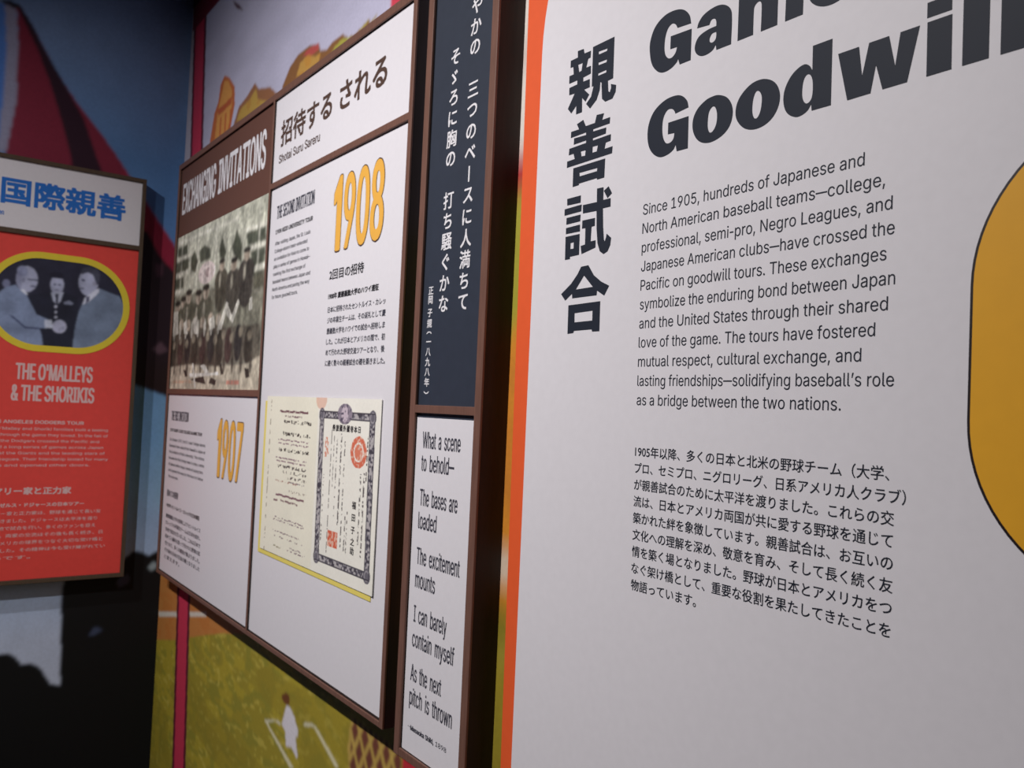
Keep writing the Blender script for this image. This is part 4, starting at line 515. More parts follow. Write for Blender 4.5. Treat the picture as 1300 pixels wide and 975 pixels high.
class Paint:
    def __init__(self, us, vs, rgb):
        self.us, self.vs = us, vs
        self.U, self.V = np.meshgrid(us, vs); self.C = np.empty(self.U.shape + (3,)); self.C[:] = lin(rgb)
    def poly(self, pts, rgb, a=1.0):
        m = inside(self.U, self.V, pts); self.C[m] = self.C[m] * (1 - a) + np.array(lin(rgb)) * a
    def ell(self, e, rgb, a=1.0):
        m = ((self.U - e[0]) / e[2]) ** 2 + ((self.V - e[1]) / e[3]) ** 2 < 1
        self.C[m] = self.C[m] * (1 - a) + np.array(lin(rgb)) * a
    def mask(self, m, rgb, a=1.0):
        self.C[m] = self.C[m] * (1 - a) + np.array(lin(rgb)) * a
    def blur(self, n=1):
        for _ in range(n):
            for ax in (0, 1):
                a = np.pad(self.C, [(1, 1) if i == ax else (0, 0) for i in range(3)], mode='edge')
                lo = np.take(a, range(0, self.C.shape[ax]), ax); hi = np.take(a, range(2, self.C.shape[ax] + 2), ax)
                self.C = 0.25 * lo + 0.5 * self.C + 0.25 * hi
    def mul(self, k): self.C *= k[..., None]
    def sheet(self, name, P, w, mat, parent, keep=None, back=0.002):
        nu, nv = len(self.us), len(self.vs)
        pts = np.array([P(0, 0, w), P(1, 0, w), P(0, 1, w)])
        X = pts[0] + self.U[..., None] * (pts[1] - pts[0]) + self.V[..., None] * (pts[2] - pts[0])
        verts = X.reshape(-1, 3)
        i = np.arange(nu * nv).reshape(nv, nu)
        F = np.stack([i[:-1, :-1], i[:-1, 1:], i[1:, 1:], i[1:, :-1]], -1).reshape(-1, 4)
        if keep is not None:
            k = keep(self.U, self.V).reshape(-1); F = F[k[F].all(1)]
        # the sheet's own thickness: four corners behind the print
        c = [0, nu - 1, nu * nv - 1, nu * (nv - 1)]
        nb = len(verts)
        extra = [] ; quads = F.tolist()
        if keep is None:
            d = np.array(P(0, 0, 0)) - np.array(P(0, 0, 1))
            extra = [verts[j] + d * back for j in c]
            quads += [[nb + 3, nb + 2, nb + 1, nb]]
            quads += [[c[k], nb + k, nb + (k + 1) % 4, c[(k + 1) % 4]] for k in range(4)]
        allv = np.concatenate([verts, np.array(extra).reshape(-1, 3)])
        off = np.zeros(3); p = parent
        while p is not None:
            off += np.array(p.location); p = p.parent
        allv = allv - off
        me = bpy.data.meshes.new(name)
        me.vertices.add(len(allv)); me.vertices.foreach_set('co', allv.astype(np.float32).ravel())
        q = np.array(quads, np.int32)
        me.loops.add(q.size); me.loops.foreach_set('vertex_index', q.ravel())
        me.polygons.add(len(q)); me.polygons.foreach_set('loop_start', np.arange(0, q.size, 4, dtype=np.int32))
        me.update(calc_edges=True)
        at = me.color_attributes.new('print', 'FLOAT_COLOR', 'POINT')
        col = np.ones((len(allv), 4), np.float32); col[:nb, :3] = np.clip(self.C, 0, 1).reshape(-1, 3)
        if len(extra): col[nb:, :3] = 0.25
        at.data.foreach_set('color', col.ravel())
        me.materials.append(mat); me.validate()
        o = bpy.data.objects.new(name, me); COL.objects.link(o)
        if parent is not None: o.parent = parent
        return o
def steps(*segs):
    out = []
    for a, b, d in segs:
        n = max(1, int(round((b - a) / d))); out += list(np.linspace(a, b, n, endpoint=False))
    out.append(segs[-1][1]); return np.array(out)

ART = ARTWORK

# ------------------------------------------------------------------ the room
def struct(o): o['kind'] = 'structure'; return o
RX = 2.4; BY = -3.4; CH = 3.2
struct(box('floor', lambda u, v, w: (u, v, w), XL - 0.1, RX + 0.1, BY - 0.1, 0.1, -0.1, 0, M['floor'], None, 0))
struct(box('ceiling', lambda u, v, w: (u, v, w), XL - 0.1, RX + 0.1, BY - 0.1, 0.1, CH, CH + 0.1, M['plaster'], None, 0))
struct(box('wall_back', lambda u, v, w: (u, w, v), XL - 0.1, RX + 0.1, 0, CH, BY - 0.1, BY, M['plaster'], None, 0))
struct(box('wall_front', lambda u, v, w: (w, u, v), BY, 0, 0, CH, RX, RX + 0.1, M['plaster'], None, 0))

def mural_right():
    us = steps((XL, -0.96, 0.0045), (-0.96, RX, 0.08))
    vs = steps((0, 0.25, 0.05), (0.25, 0.98, 0.0035), (0.98, 2.2, 0.02), (2.2, 2.95, 0.0035), (2.95, CH, 0.05))
    p = Paint(us, vs, (196, 193, 216)); U, V = p.U, p.V
    A = ART
    W = U * 0.38; n1 = noise(W, V, 0.035, 1); n2 = noise(W, V, 0.014, 2); n3 = noise(W, V, 0.008, 3); n4 = noise(W, V, 0.12, 4)
    p.mul(0.94 + 0.12 * n1)
    # field
    edge = 0.905 + 0.35 * 0
    low = V < np.interp(U, [-2.98, -2.93, -2.69, -2.465, -2.266, -1.3, -1.05, 0], [0.69, 0.70, 0.757, 0.823, 0.877, 1.1, 1.2, 1.25])
    dirt = (V < np.interp(U, [-2.98, -1.02, 0], [1.1, 1.62, 1.7])) & ~low
    trees = (V < np.interp(U, [-2.98, -1.02, 0], [1.6, 1.83, 1.83])) & ~low & ~dirt
    p.mask(trees, (176, 170, 62)); p.mask(dirt, (232, 152, 52)); p.mask(dirt & (U < -1.9), (198, 130, 66))
    p.mask(dirt & (n2 > 0.6), (196, 118, 54), 0.5)
    p.mask(low, (160, 144, 48))
    p.mask(low & (n1 > 0.55), (186, 166, 52), 0.55)
    p.mask(low & (n2 > 0.62), (140, 136, 50), 0.6)
    p.mask(low & (n3 > 0.8), (204, 186, 84), 0.6)
    p.mask(low & (n4 > 0.6), (150, 132, 42), 0.5)
    p.poly(A['chalk'], (222, 214, 200))
    p.mask((V < 1.285) & (V > 1.255) & (U > -1.05), (240, 232, 214))
    # sliver beside the orange panel: a crowd in red and white
    st = (U > -1.06) & (V > 1.83)
    p.mask(st, (236, 230, 220)); p.mask(st & (V < 1.898) & (V > 1.88), (196, 62, 62)); p.mask(st & (V < 1.862), (186, 66, 62))
    p.mask(st & (V > 2.0) & (n3 > 0.75), (206, 180, 170))
    # upper picture
    p.poly(A['greystrip'], (196, 188, 198))
    p.mask((U < -2.80) & (V > 2.2) & (V < 2.7), (192, 184, 196))
    p.poly(A['mtn2'], (140, 96, 58)); p.poly(A['mtn2y'], (196, 150, 76)); p.poly(A['mtn2r'], (186, 84, 78)); p.poly(A['mtn2g'], (172, 166, 72))
    p.poly(A['mtn1'], (150, 102, 70)); p.poly(A['mtn1y'], (186, 150, 74))
    p.mask(inside(U, V, A['mtn1y']) & (n2 > 0.55), (180, 130, 62), 0.7)
    p.mask(inside(U, V, A['mtn2y']) & (n2 > 0.6), (200, 140, 60), 0.7)
    p.poly(A['grass1'], (170, 150, 70)); p.poly(A['grass2'], (170, 150, 90))
    p.poly(A['pagoda'], (196, 108, 60)); p.poly(A['pag_in'], (222, 156, 82)); p.poly(A['pag_roof'], (190, 96, 58))
    for k in range(3):
        e = A['pag_roof'][0]; x0 = e[0] + 0.03 + 0.045 * k
        p.mask((U > x0) & (U < x0 + 0.016) & (V < e[1] - 0.03) & (V > e[1] - 0.11), (196, 100, 58))
    # the red painted posts and beam framing the picture
    lean = lambda v: (v - 0.65) * (-2.884 + 2.678) / 2.12
    x0 = -2.680 + lean(V)
    post = (U > x0) & (U < x0 + 0.138)
    p.mask(post, (96, 26, 44)); p.mask(post & (U > x0 + 0.022) & (U < x0 + 0.116), (204, 56, 84))
    p.mask((U > -1.47) & (U < -1.40) & (V > 2.1) & (V < 2.73), (214, 70, 88))
    p.mask((U > -1.285) & (U < -1.20) & (V < 0.98), (190, 44, 56))
    p.mask((V > 2.722) & (U > -2.9) & (U < -1.0), (120, 34, 52)); p.mask((V > 2.80), (60, 20, 30))
    p.poly(A['twig'], (92, 60, 70))
    # the player, the chalk lines and the wire fence
    p.poly(A['line1'], (222, 214, 176)); p.poly(A['line2'], (222, 214, 176))
    p.poly(A['arm1'], (214, 208, 178)); p.poly(A['arm2'], (214, 208, 178))
    p.poly(A['body'], (226, 220, 226)); p.poly(A['head'], (112, 66, 34))
    lat = (U > -1.5) & (U < -1.29) & (V < 0.9) & (V > 0.5)
    a = (U + V * 0.62) / 0.042; b = (U - V * 0.62) / 0.042
    cell = (np.abs(a - np.round(a)) < 0.36) & (np.abs(b - np.round(b)) < 0.36)
    fade = U < -1.49 + (n1 - 0.5) * 0.02
    p.mask(lat & ~fade, (200, 164, 88), 0.75); p.mask(lat & cell & ~fade & (U > -1.485), (112, 62, 48))
    p.blur(1)
    return struct(p.sheet('wall_right', RW, 0.0, M['mural'], None, None, 0.12))
mural_right()

def mural_left():
    us = steps((BY, -0.72, 0.12), (-0.72, 0.0, 0.0038))
    vs = steps((0, 0.3, 0.05), (0.3, 2.95, 0.0042), (2.95, CH, 0.05))
    p = Paint(us, vs, (84, 140, 204)); U, V = p.U, p.V; A = ART
    n1 = noise(U, V, 0.05, 11); n2 = noise(U, V, 0.015, 12)
    # the printed sky pales towards its horizon
    hz = [0.0, 0.75, 1.0, 1.35, 1.9, 2.25, 2.6]
    hc = np.array([lin(c) for c in ((208, 214, 232), (190, 202, 226), (164, 190, 224), (118, 158, 208), (98, 140, 192), (90, 132, 182), (128, 156, 200))])  # last tone, the sky's top, is lightened in place of ambient light
    p.C = np.stack([np.interp(V, hz, hc[:, k]) for k in range(3)], -1)
    p.mul(0.95 + 0.1 * n1)
    p.poly(A['inblue'], (84, 130, 206))
    p.poly(A['tent'], (134, 40, 62)); p.poly(A['tent2'], (150, 34, 58))
    p.poly(A['tentdark'], (50, 24, 40)); p.poly(A['tentin'], (38, 20, 26))
    p.poly(A['spec1'], (70, 40, 50)); p.poly(A['spec2'], (92, 66, 74))
    p.poly(A['band'], (156, 156, 182)); p.poly(A['apexdark'], (36, 28, 40))
    p.poly(A['trees'], (14, 15, 18))
    for k, e in (('speck1', (150, 168, 176)), ('speck2', (66, 70, 96)), ('speck3', (62, 72, 98))): p.poly(A[k], e)
    p.blur(2)
    return struct(p.sheet('wall_left', LW, 0.0, M['mural'], None, None, 0.12))
mural_left()

# ------------------------------------------------------------------ the white and orange introduction panel, nearest
FI = 0.0200
intro = thing('introduction_panel', (-0.3, 0.0, 0.55),
              'large white introduction panel with an orange border and bold navy headline, nearest on the wall', 'sign')
prism('orange_board', RW, [(-0.9745, 0.55), (0.46, 0.55), (0.46, 2.40), (-0.9965, 2.40)], 0.0012, 0.017, M['orange'], intro)
face = prism('white_face', RW, round_rect(-0.951, 0.427, 0.585, 2.365, 0.35), 0.0168, FI, M['white'], intro)
TI = FI + 0.0003
# headline: heavy drawn letters
H = HEAD
head = Text()
def put(*loops): head.add(*outline(loops))
def corner(pts): return [(a, b, 1) for a, b in pts]
put(H['G2']); put(H['O1'], H['O1i']); put(H['O2'], H['O2i']); put(H['D'], H['Di'])
put(corner([(-.4746, 1.8647), (-.4525, 1.8647), (-.4484, 1.835), (-.4421, 1.865), (-.4222, 1.865), (-.4155, 1.8345), (-.4112, 1.8648),
            (-.393, 1.8648), (-.4037, 1.816), (-.4273, 1.816), (-.4345, 1.8415), (-.4393, 1.8157), (-.4633, 1.8155)]))
put(corner([(-.3862, 1.8651), (-.3642, 1.8651), (-.3638, 1.8158), (-.3859, 1.8157)]))
put(corner([(-.3866, 1.8831), (-.3646, 1.8831), (-.3646, 1.869), (-.3866, 1.869)]))
put(corner([(-.3547, 1.8826), (-.3327, 1.8826), (-.3327, 1.8158), (-.3547, 1.8158)]))
put(corner([(-.3234, 1.8826), (-.3013, 1.8826), (-.3013, 1.8157), (-.3234, 1.8157)]))
put(H['G1']); put(H['a'], H['ai'])
put([(-.5989, 1.9189, 1), (-.5989, 1.9684, 1), (-.5785, 1.9684, 1), (-.5785, 1.962, 1), (-.572, 1.9675), (-.5635, 1.9697), (-.5545, 1.9675),
     (-.549, 1.9615, 1), (-.5425, 1.9675), (-.533, 1.9697), (-.5225, 1.967), (-.5172, 1.9600), (-.5164, 1.952), (-.5164, 1.9192, 1),
     (-.5377, 1.9192, 1), (-.5377, 1.9480), (-.5395, 1.9525), (-.5430, 1.9530), (-.5465, 1.9500), (-.5473, 1.9460), (-.5473, 1.9190, 1),
     (-.5681, 1.9190, 1), (-.5681, 1.9480), (-.5700, 1.9525), (-.5735, 1.9530), (-.5772, 1.9500), (-.5782, 1.9460), (-.5782, 1.9189, 1)])
put([(-.4575, 1.9400, 1), (-.4900, 1.9400, 1), (-.4885, 1.9335), (-.4835, 1.9310), (-.4785, 1.9325), (-.4765, 1.9350, 1), (-.4590, 1.9330, 1),
     (-.4660, 1.9225), (-.4830, 1.9175), (-.4990, 1.9215), (-.5095, 1.9330), (-.5100, 1.9540), (-.5010, 1.9655), (-.4840, 1.9700),
     (-.4670, 1.9650), (-.4580, 1.9530)],
    [(-.4900, 1.9475, 1), (-.4775, 1.9475, 1), (-.4785, 1.9545), (-.4835, 1.9575), (-.4885, 1.9545)])
head.make('headline_lettering', RW, TI, M['ink'], face)
kt = Text()
for ch in '親善試合':
    for part in KANJI[ch]: kt.add(*outline(part))
kt.make('title_lettering', RW, TI, M['ink'], face)
EN = [("Since 1905, hundreds of Japanese and", -.4431), ("North American baseball teams—college,", -.4220), ("professional, semi-pro, Negro Leagues, and", -.4141),
      ("Japanese American clubs—have crossed the", -.4114), ("Pacific on goodwill tours. These exchanges", -.4185), ("symbolize the enduring bond between Japan", -.4095),
      ("and the United States through their shared", -.4157), ("love of the game. The tours have fostered", -.4274), ("mutual respect, cultural exchange, and", -.4405),
      ("lasting friendships—solidifying baseball’s role", -.4078), ("as a bridge between the two nations.", -.4600)]
lines('english_lettering', RW, TI, M['ink'], face, [(s, -.7345 + .0002 * i, e, 1.7478 - .02326 * i) for i, (s, e) in enumerate(EN)], 'L', 0.0128)
JP = [("1905年以降、多くの日本と北米の野球チーム（大学、", -.4095), ("プロ、セミプロ、ニグロリーグ、日系アメリカ人クラブ）", -.3936), ("が親善試合のために太平洋を渡りました。これらの交", -.4040),
      ("流は、日本とアメリカ両国が共に愛する野球を通じて", -.4045), ("築かれた絆を象徴しています。親善試合は、お互いの", -.4040), ("文化への理解を深め、敬意を育み、そして長く続く友", -.4036),
      ("情を築く場となりました。野球が日本とアメリカをつ", -.4038), ("なぐ架け橋として、重要な役割を果たしてきたことを", -.4042), ("物語っています。", -.6287)]
lines('japanese_lettering', RW, TI, M['ink'], face, [(s, -.7318 + .0002 * i, e, 1.4540 - .01995 * i) for i, (s, e) in enumerate(JP)], 'J', 0.0142, (0.00006, 0.00006))
ol = prism('plaque_outline', RW, round_rect(-0.3425, 0.225, 1.368, 1.765, 0.142), FI, FI + 0.0006, M['outline'], face)
prism('yellow_plaque', RW, round_rect(-0.3400, 0.2225, 1.3705, 1.7625, 0.1395), FI + 0.0004, FI + 0.0010, M['yellow'], face)

# ------------------------------------------------------------------ the verse board
CS = 0.0460; FR = 0.050; PN = 0.044; TX = PN + 0.0003
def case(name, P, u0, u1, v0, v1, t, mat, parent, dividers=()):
    # a shallow tray with the shade of its sides in the colour: four sides as deep as the frame and a back the panels sit on
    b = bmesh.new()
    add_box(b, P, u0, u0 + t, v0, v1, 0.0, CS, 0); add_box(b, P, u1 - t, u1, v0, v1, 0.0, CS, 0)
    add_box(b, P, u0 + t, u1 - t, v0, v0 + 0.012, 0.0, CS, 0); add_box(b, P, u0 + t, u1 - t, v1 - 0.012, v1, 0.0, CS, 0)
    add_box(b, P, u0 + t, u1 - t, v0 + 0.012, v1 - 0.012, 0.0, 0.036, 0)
    for a, c, w in dividers: add_box(b, P, a, c, v0 + 0.012, v1 - 0.012, 0.0, w, 0)  # divider sides carry the same painted shade
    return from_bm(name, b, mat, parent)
verse = thing('poem_board', (-1.13, 0.0, 0.93), 'tall narrow brown frame holding a navy poem panel over a white translation panel', 'sign')
bm = bmesh.new()
add_box(bm, RW, -1.2320, -1.2150, 0.933, 2.30, CS, FR)
add_box(bm, RW, -1.0400, -1.0230, 0.933, 2.30, CS, FR)
add_box(bm, RW, -1.2155, -1.0395, 0.933, 0.9455, CS, FR - 0.0003)
add_box(bm, RW, -1.2155, -1.0395, 2.2875, 2.30, CS, FR - 0.0003)
add_box(bm, RW, -1.2155, -1.0395, 1.4920, 1.5050, 0.03, FR - 0.0003)
from_bm('frame', bm, M['wood'], verse)
case('case', RW, -1.2317, -1.0233, 0.9333, 2.2997, 0.0168, M['woodshade'], verse)
poem = box('poem_panel', RW, -1.2150, -1.0402, 1.4850, 2.2870, 0.0362, PN - 0.0002, M['navy'], verse, 0)
tr = box('translation_panel', RW, -1.2135, -1.0450, 0.9460, 1.4845, 0.0362, PN + 0.0012, M['white'], verse, 0.0005)
t = Text()
for i, ch in enumerate('今やかの　三つのベースに人満ちて'):
    if ch == '　':
        t.make('poem_lettering', RW, TX, M['whiteink'], poem); t = Text(); continue
    t.glyph('ー' if ch == 'ー' else ch, -1.0910 - 0.00016 * i, 2.1665 - 0.03335 * i, 0.0315, 0.0300, (0.0005, 0.0004), False, ch == 'ー')
t.make('poem_lettering', RW, TX, M['whiteink'], poem); t = Text()
for i, ch in enumerate('そゞろに胸の　打ち騒ぐかな'):
    if ch == '　':
        t.make('poem_lettering', RW, TX, M['whiteink'], poem); t = Text(); continue
    t.glyph(ch, -1.1480 - 0.00016 * i, 2.0685 - 0.03335 * i, 0.0315, 0.0300, (0.0005, 0.0004))
t.make('poem_lettering', RW, TX, M['whiteink'], poem); t = Text()
for ch, cv in zip('正岡子規（一八九八年）', (1.6928, 1.6775, 1.6562, 1.6389, 1.6235, 1.6090, 1.5922, 1.5757, 1.5593, 1.5425, 1.5255)):
    t.glyph(ch, -1.1905, cv, 0.0158, 0.0150, (0.0003, 0.0003), False, ch in '（）')
t.make('author_lettering', RW, TX, M['whiteink'], poem)
t = Text()
VE = [("What a scene", -1.1920, -1.0792, 1.4355), ("to behold—", -1.1930, -1.0942, 1.3985), ("The bases are", -1.1925, -1.0801, 1.3425), ("loaded", -1.1940, -1.1378, 1.3050),
      ("The excitement", -1.1940, -1.0659, 1.2480), ("mounts", -1.1950, -1.1337, 1.2100), ("I can barely", -1.1945, -1.0949, 1.1545), ("contain myself", -1.1955, -1.0701, 1.1150),
      ("As the next", -1.1955, -1.1023, 1.0605), ("pitch is thrown", -1.1958, -1.0683, 1.0225)]
for s, a, b, z in VE: t.line(s, a, b, z, 0.0265, 'L', (0.0002, 0.0001), 1.7)
t.line("—", -1.1961, -1.1890, 0.9840, 0.007); t.line("Masaoka Shiki,", -1.1880, -1.1170, 0.9830, 0.0072, 'L', (0.0003, 0.0003)); t.line("1898", -1.1110, -1.0803, 0.9830, 0.0072)
t.make('translation_lettering', RW, TX + 0.0014, M['grey'], tr)

# ------------------------------------------------------------------ the invitations board
inv = thing('exhibit_board', (-2.02, 0.0, 0.95), 'wide brown framed exhibit board with a team photograph, yellow year numerals and a passport picture', 'sign')
bm = bmesh.new()
B0, B1 = 0.955, 2.231
add_box(bm, RW, -2.7680, -2.7545, B0, B1, CS, FR); add_box(bm, RW, -1.2865, -1.2735, B0, B1, CS, FR)
add_box(bm, RW, -2.7550, -1.2860, B0, 0.9645, CS, FR - 0.0003); add_box(bm, RW, -2.7550, -1.2860, 2.2145, B1, CS, FR - 0.0003)
add_box(bm, RW, -1.9560, -1.9472, 0.9640, 2.2150, 0.0478, FR - 0.0004)
add_box(bm, RW, -1.9475, -1.2860, 2.0005, 2.0140, 0.0440, FR - 0.0006)
add_box(bm, RW, -2.7550, -1.9555, 1.5095, 1.5255, 0.0440, FR - 0.0006)
from_bm('frame', bm, M['wood'], inv)
case('case', RW, -2.7677, -1.2738, B0 + 0.0003, B1 - 0.0003, 0.0125, M['woodshade'], inv, ((-1.9558, -1.9474, 0.0478),))
tp = box('title_panel', RW, -2.7540, -1.9560, 1.9990, 2.2140, 0.0362, PN, M['brown'], inv, 0)
jp = box('japanese_title_panel', RW, -1.9472, -1.2866, 2.0110, 2.2140, 0.0362, PN, M['white'], inv, 0)
p08 = box('second_invitation_panel', RW, -1.9472, -1.2866, 0.9650, 2.0003, 0.0362, PN, M['white'], inv, 0)
p07 = box('first_invitation_panel', RW, -2.7540, -1.9560, 0.9650, 1.5094, 0.0362, PN, M['white'], inv, 0)
t = Text(); t.line("EXCHANGING", -2.7255, -2.395, 2.0680, 0.0935, 'L', (0.0022, 0.0016)); t.line("INVITATIONS", -2.372, -2.0040, 2.0690, 0.0935, 'L', (0.0022, 0.0016))
t.make('title_lettering', RW, TX, M['whiteink'], tp)
t = Text(); t.line("招待する", -1.909, -1.6256, 2.1000, 0.0640, 'J', (0.0016, 0.0014)); t.make('title_lettering', RW, TX, M['brownink'], jp); t = Text(); t.line("される", -1.5891, -1.3850, 2.0990, 0.0660, 'J', (0.0016, 0.0014))
t.make('title_lettering', RW, TX, M['brownink'], jp)
lines('romanized_lettering', RW, TX, M['brownink'], jp, [("Shotai Suru Sareru", -1.9140, -1.6804, 2.0565)], 'L', 0.0190, (0.0006, 0.0004))
ONE = ([(0.17, 0.0), (0.29, 0.0), (0.29, 0.525), (0.235, 0.525), (0.06, 0.415), (0.06, 0.335), (0.17, 0.395)])
def numeral(name, s, u0, u1, v0, h, parent):
    keep1 = latin('1')
    _cache['L', '1'] = (0.36, np.array(ONE), [(0, 1, 2, 3, 4, 6), (4, 5, 6)])
    a = Text(); a.line(s, u0 - 0.0018, u1 + 0.0018, v0 - 0.0018, h + 0.0030, 'L', (0.0054, 0.0038))
    o = a.make(name + '_outline', RW, TX, M['brownink'], parent)
    b = Text(); b.line(s, u0, u1, v0, h, 'L', (0.0040, 0.0026)); b.make(name, RW, TX + 0.0003, M['gold'], parent)
    _cache['L', '1'] = keep1
numeral('year_numeral', "1908", -1.5900, -1.3720, 1.8090, 0.1430, p08)
lines('heading_lettering', RW, TX, M['grey'], p08, [("THE SECOND INVITATION", -1.9080, -1.6915, 1.9245)], 'L', 0.0300, (0.0008, 0.0004))
lines('subheading_lettering', RW, TX, M['black'], p08, [("1908 KEIO UNIVERSITY TOUR", -1.9098, -1.6953, 1.8894)], 'L', 0.0092, (0.0006, 0.0005))
lines('english_lettering', RW, TX, M['grey'], p08, [(s, a, b, 1.8625 - 0.01785 * i) for i, (s, a, b) in enumerate((
    ("After visiting Japan, the St. Louis", -1.9090, -1.7042), ("College alumni team extended", -1.9090, -1.7189), ("an invitation for Keio to come to", -1.9100, -1.7068),
    ("play a series of games in Hawaii—", -1.9110, -1.6998), ("marking the first exchange of", -1.9115, -1.7226), ("baseball teams between Japan and", -1.9120, -1.6945),
    ("North America and paving the way", -1.9120, -1.6962), ("for future goodwill tours.", -1.9130, -1.7587)))], 'L', 0.0082, (0.0001, 0.0001))
lines('japanese_heading_lettering', RW, TX, M['black'], p08, [("2回目の招待", -1.5955, -1.4405, 1.7520)], 'J', 0.0225, (0.0005, 0.0004))
lines('japanese_subheading_lettering', RW, TX, M['black'], p08, [("1908年 慶應義塾大学のハワイ遠征", -1.5955, -1.3764, 1.7120)], 'J', 0.0128, (0.0005, 0.0004))
lines('japanese_lettering', RW, TX, M['grey'], p08, [(s, -1.5945, b, 1.6845 - 0.0216 * i) for i, (s, b) in enumerate((
    ("日本に招待されたセントルイス・カレッ", -1.3473), ("ジの卒業生チームは、その返礼として慶", -1.3453), ("應義塾大学をハワイでの試合へ招待しま", -1.3456),
    ("した。これが日本とアメリカの間で、初", -1.3435), ("めて行われた野球交流ツアーとなり、後", -1.3428), ("に続く数々の親善試合の礎を築きました。", -1.3388)))], 'J', 0.0132, (0.0002, 0.0002))
numeral('year_numeral', "1907", -2.2560, -2.0560, 1.2990, 0.1420, p07)
lines('heading_lettering', RW, TX, M['grey'], p07, [("THE FIRST INVITATION", -2.7130, -2.5307, 1.4292)], 'L', 0.0280, (0.0008, 0.0004))
lines('subheading_lettering', RW, TX, M['black'], p07, [("1907 SAINT LOUIS COLLEGE ALUMNI TOUR", -2.7190, -2.3921, 1.3950)], 'L', 0.0085, (0.0006, 0.0005))
lines('english_lettering', RW, TX, M['grey'], p07, [(s, a, b, 1.3665 - 0.0187 * i) for i, (s, a, b) in enumerate((
    ("In October 1907, the St. Louis College alumni", -2.7170, -2.3568), ("baseball team sailed from Hawaii to Japan at", -2.7165, -2.3536), ("the invitation of Keio University. The visitors", -2.7160, -2.3588),
    ("became the first foreign team to play a series", -2.7155, -2.3560), ("of games before large crowds of paying fans", -2.7150, -2.3650), ("and opened the way for the tours to follow", -2.7140, -2.3600),
    ("the next year.", -2.7100, -2.6032)))], 'L', 0.0084, (0.0001, 0.0001))
lines('japanese_heading_lettering', RW, TX, M['grey'], p07, [("初めての招待", -2.7160, -2.5915, 1.1990)], 'J', 0.0215, (0.0006, 0.0005))
lines('japanese_subheading_lettering', RW, TX, M['black'], p07, [("1907年 セントルイス・カレッジの日本遠征", -2.7131, -2.3721, 1.1650)], 'J', 0.0128, (0.0004, 0.0004))
lines('japanese_lettering', RW, TX, M['grey'], p07, [(s, -2.7120 + 0.0012 * i, b, 1.1330 - 0.0205 * i) for i, (s, b) in enumerate((
    ("慶應義塾大学の招待によりセントルイス", -2.3579), ("カレッジの卒業生チームは日本を訪れ、", -2.3540), ("各地で試合を行いました。これは日本で", -2.3520),
    ("初めて入場料を取って行われた野球の試", -2.3500), ("合となり、多くの観客が集まりました。", -2.3480), ("その後の日米の交流の礎となりました", -2.3467), ("と言えます。", -2.5400)))], 'J', 0.0132, (0.0002, 0.0002))

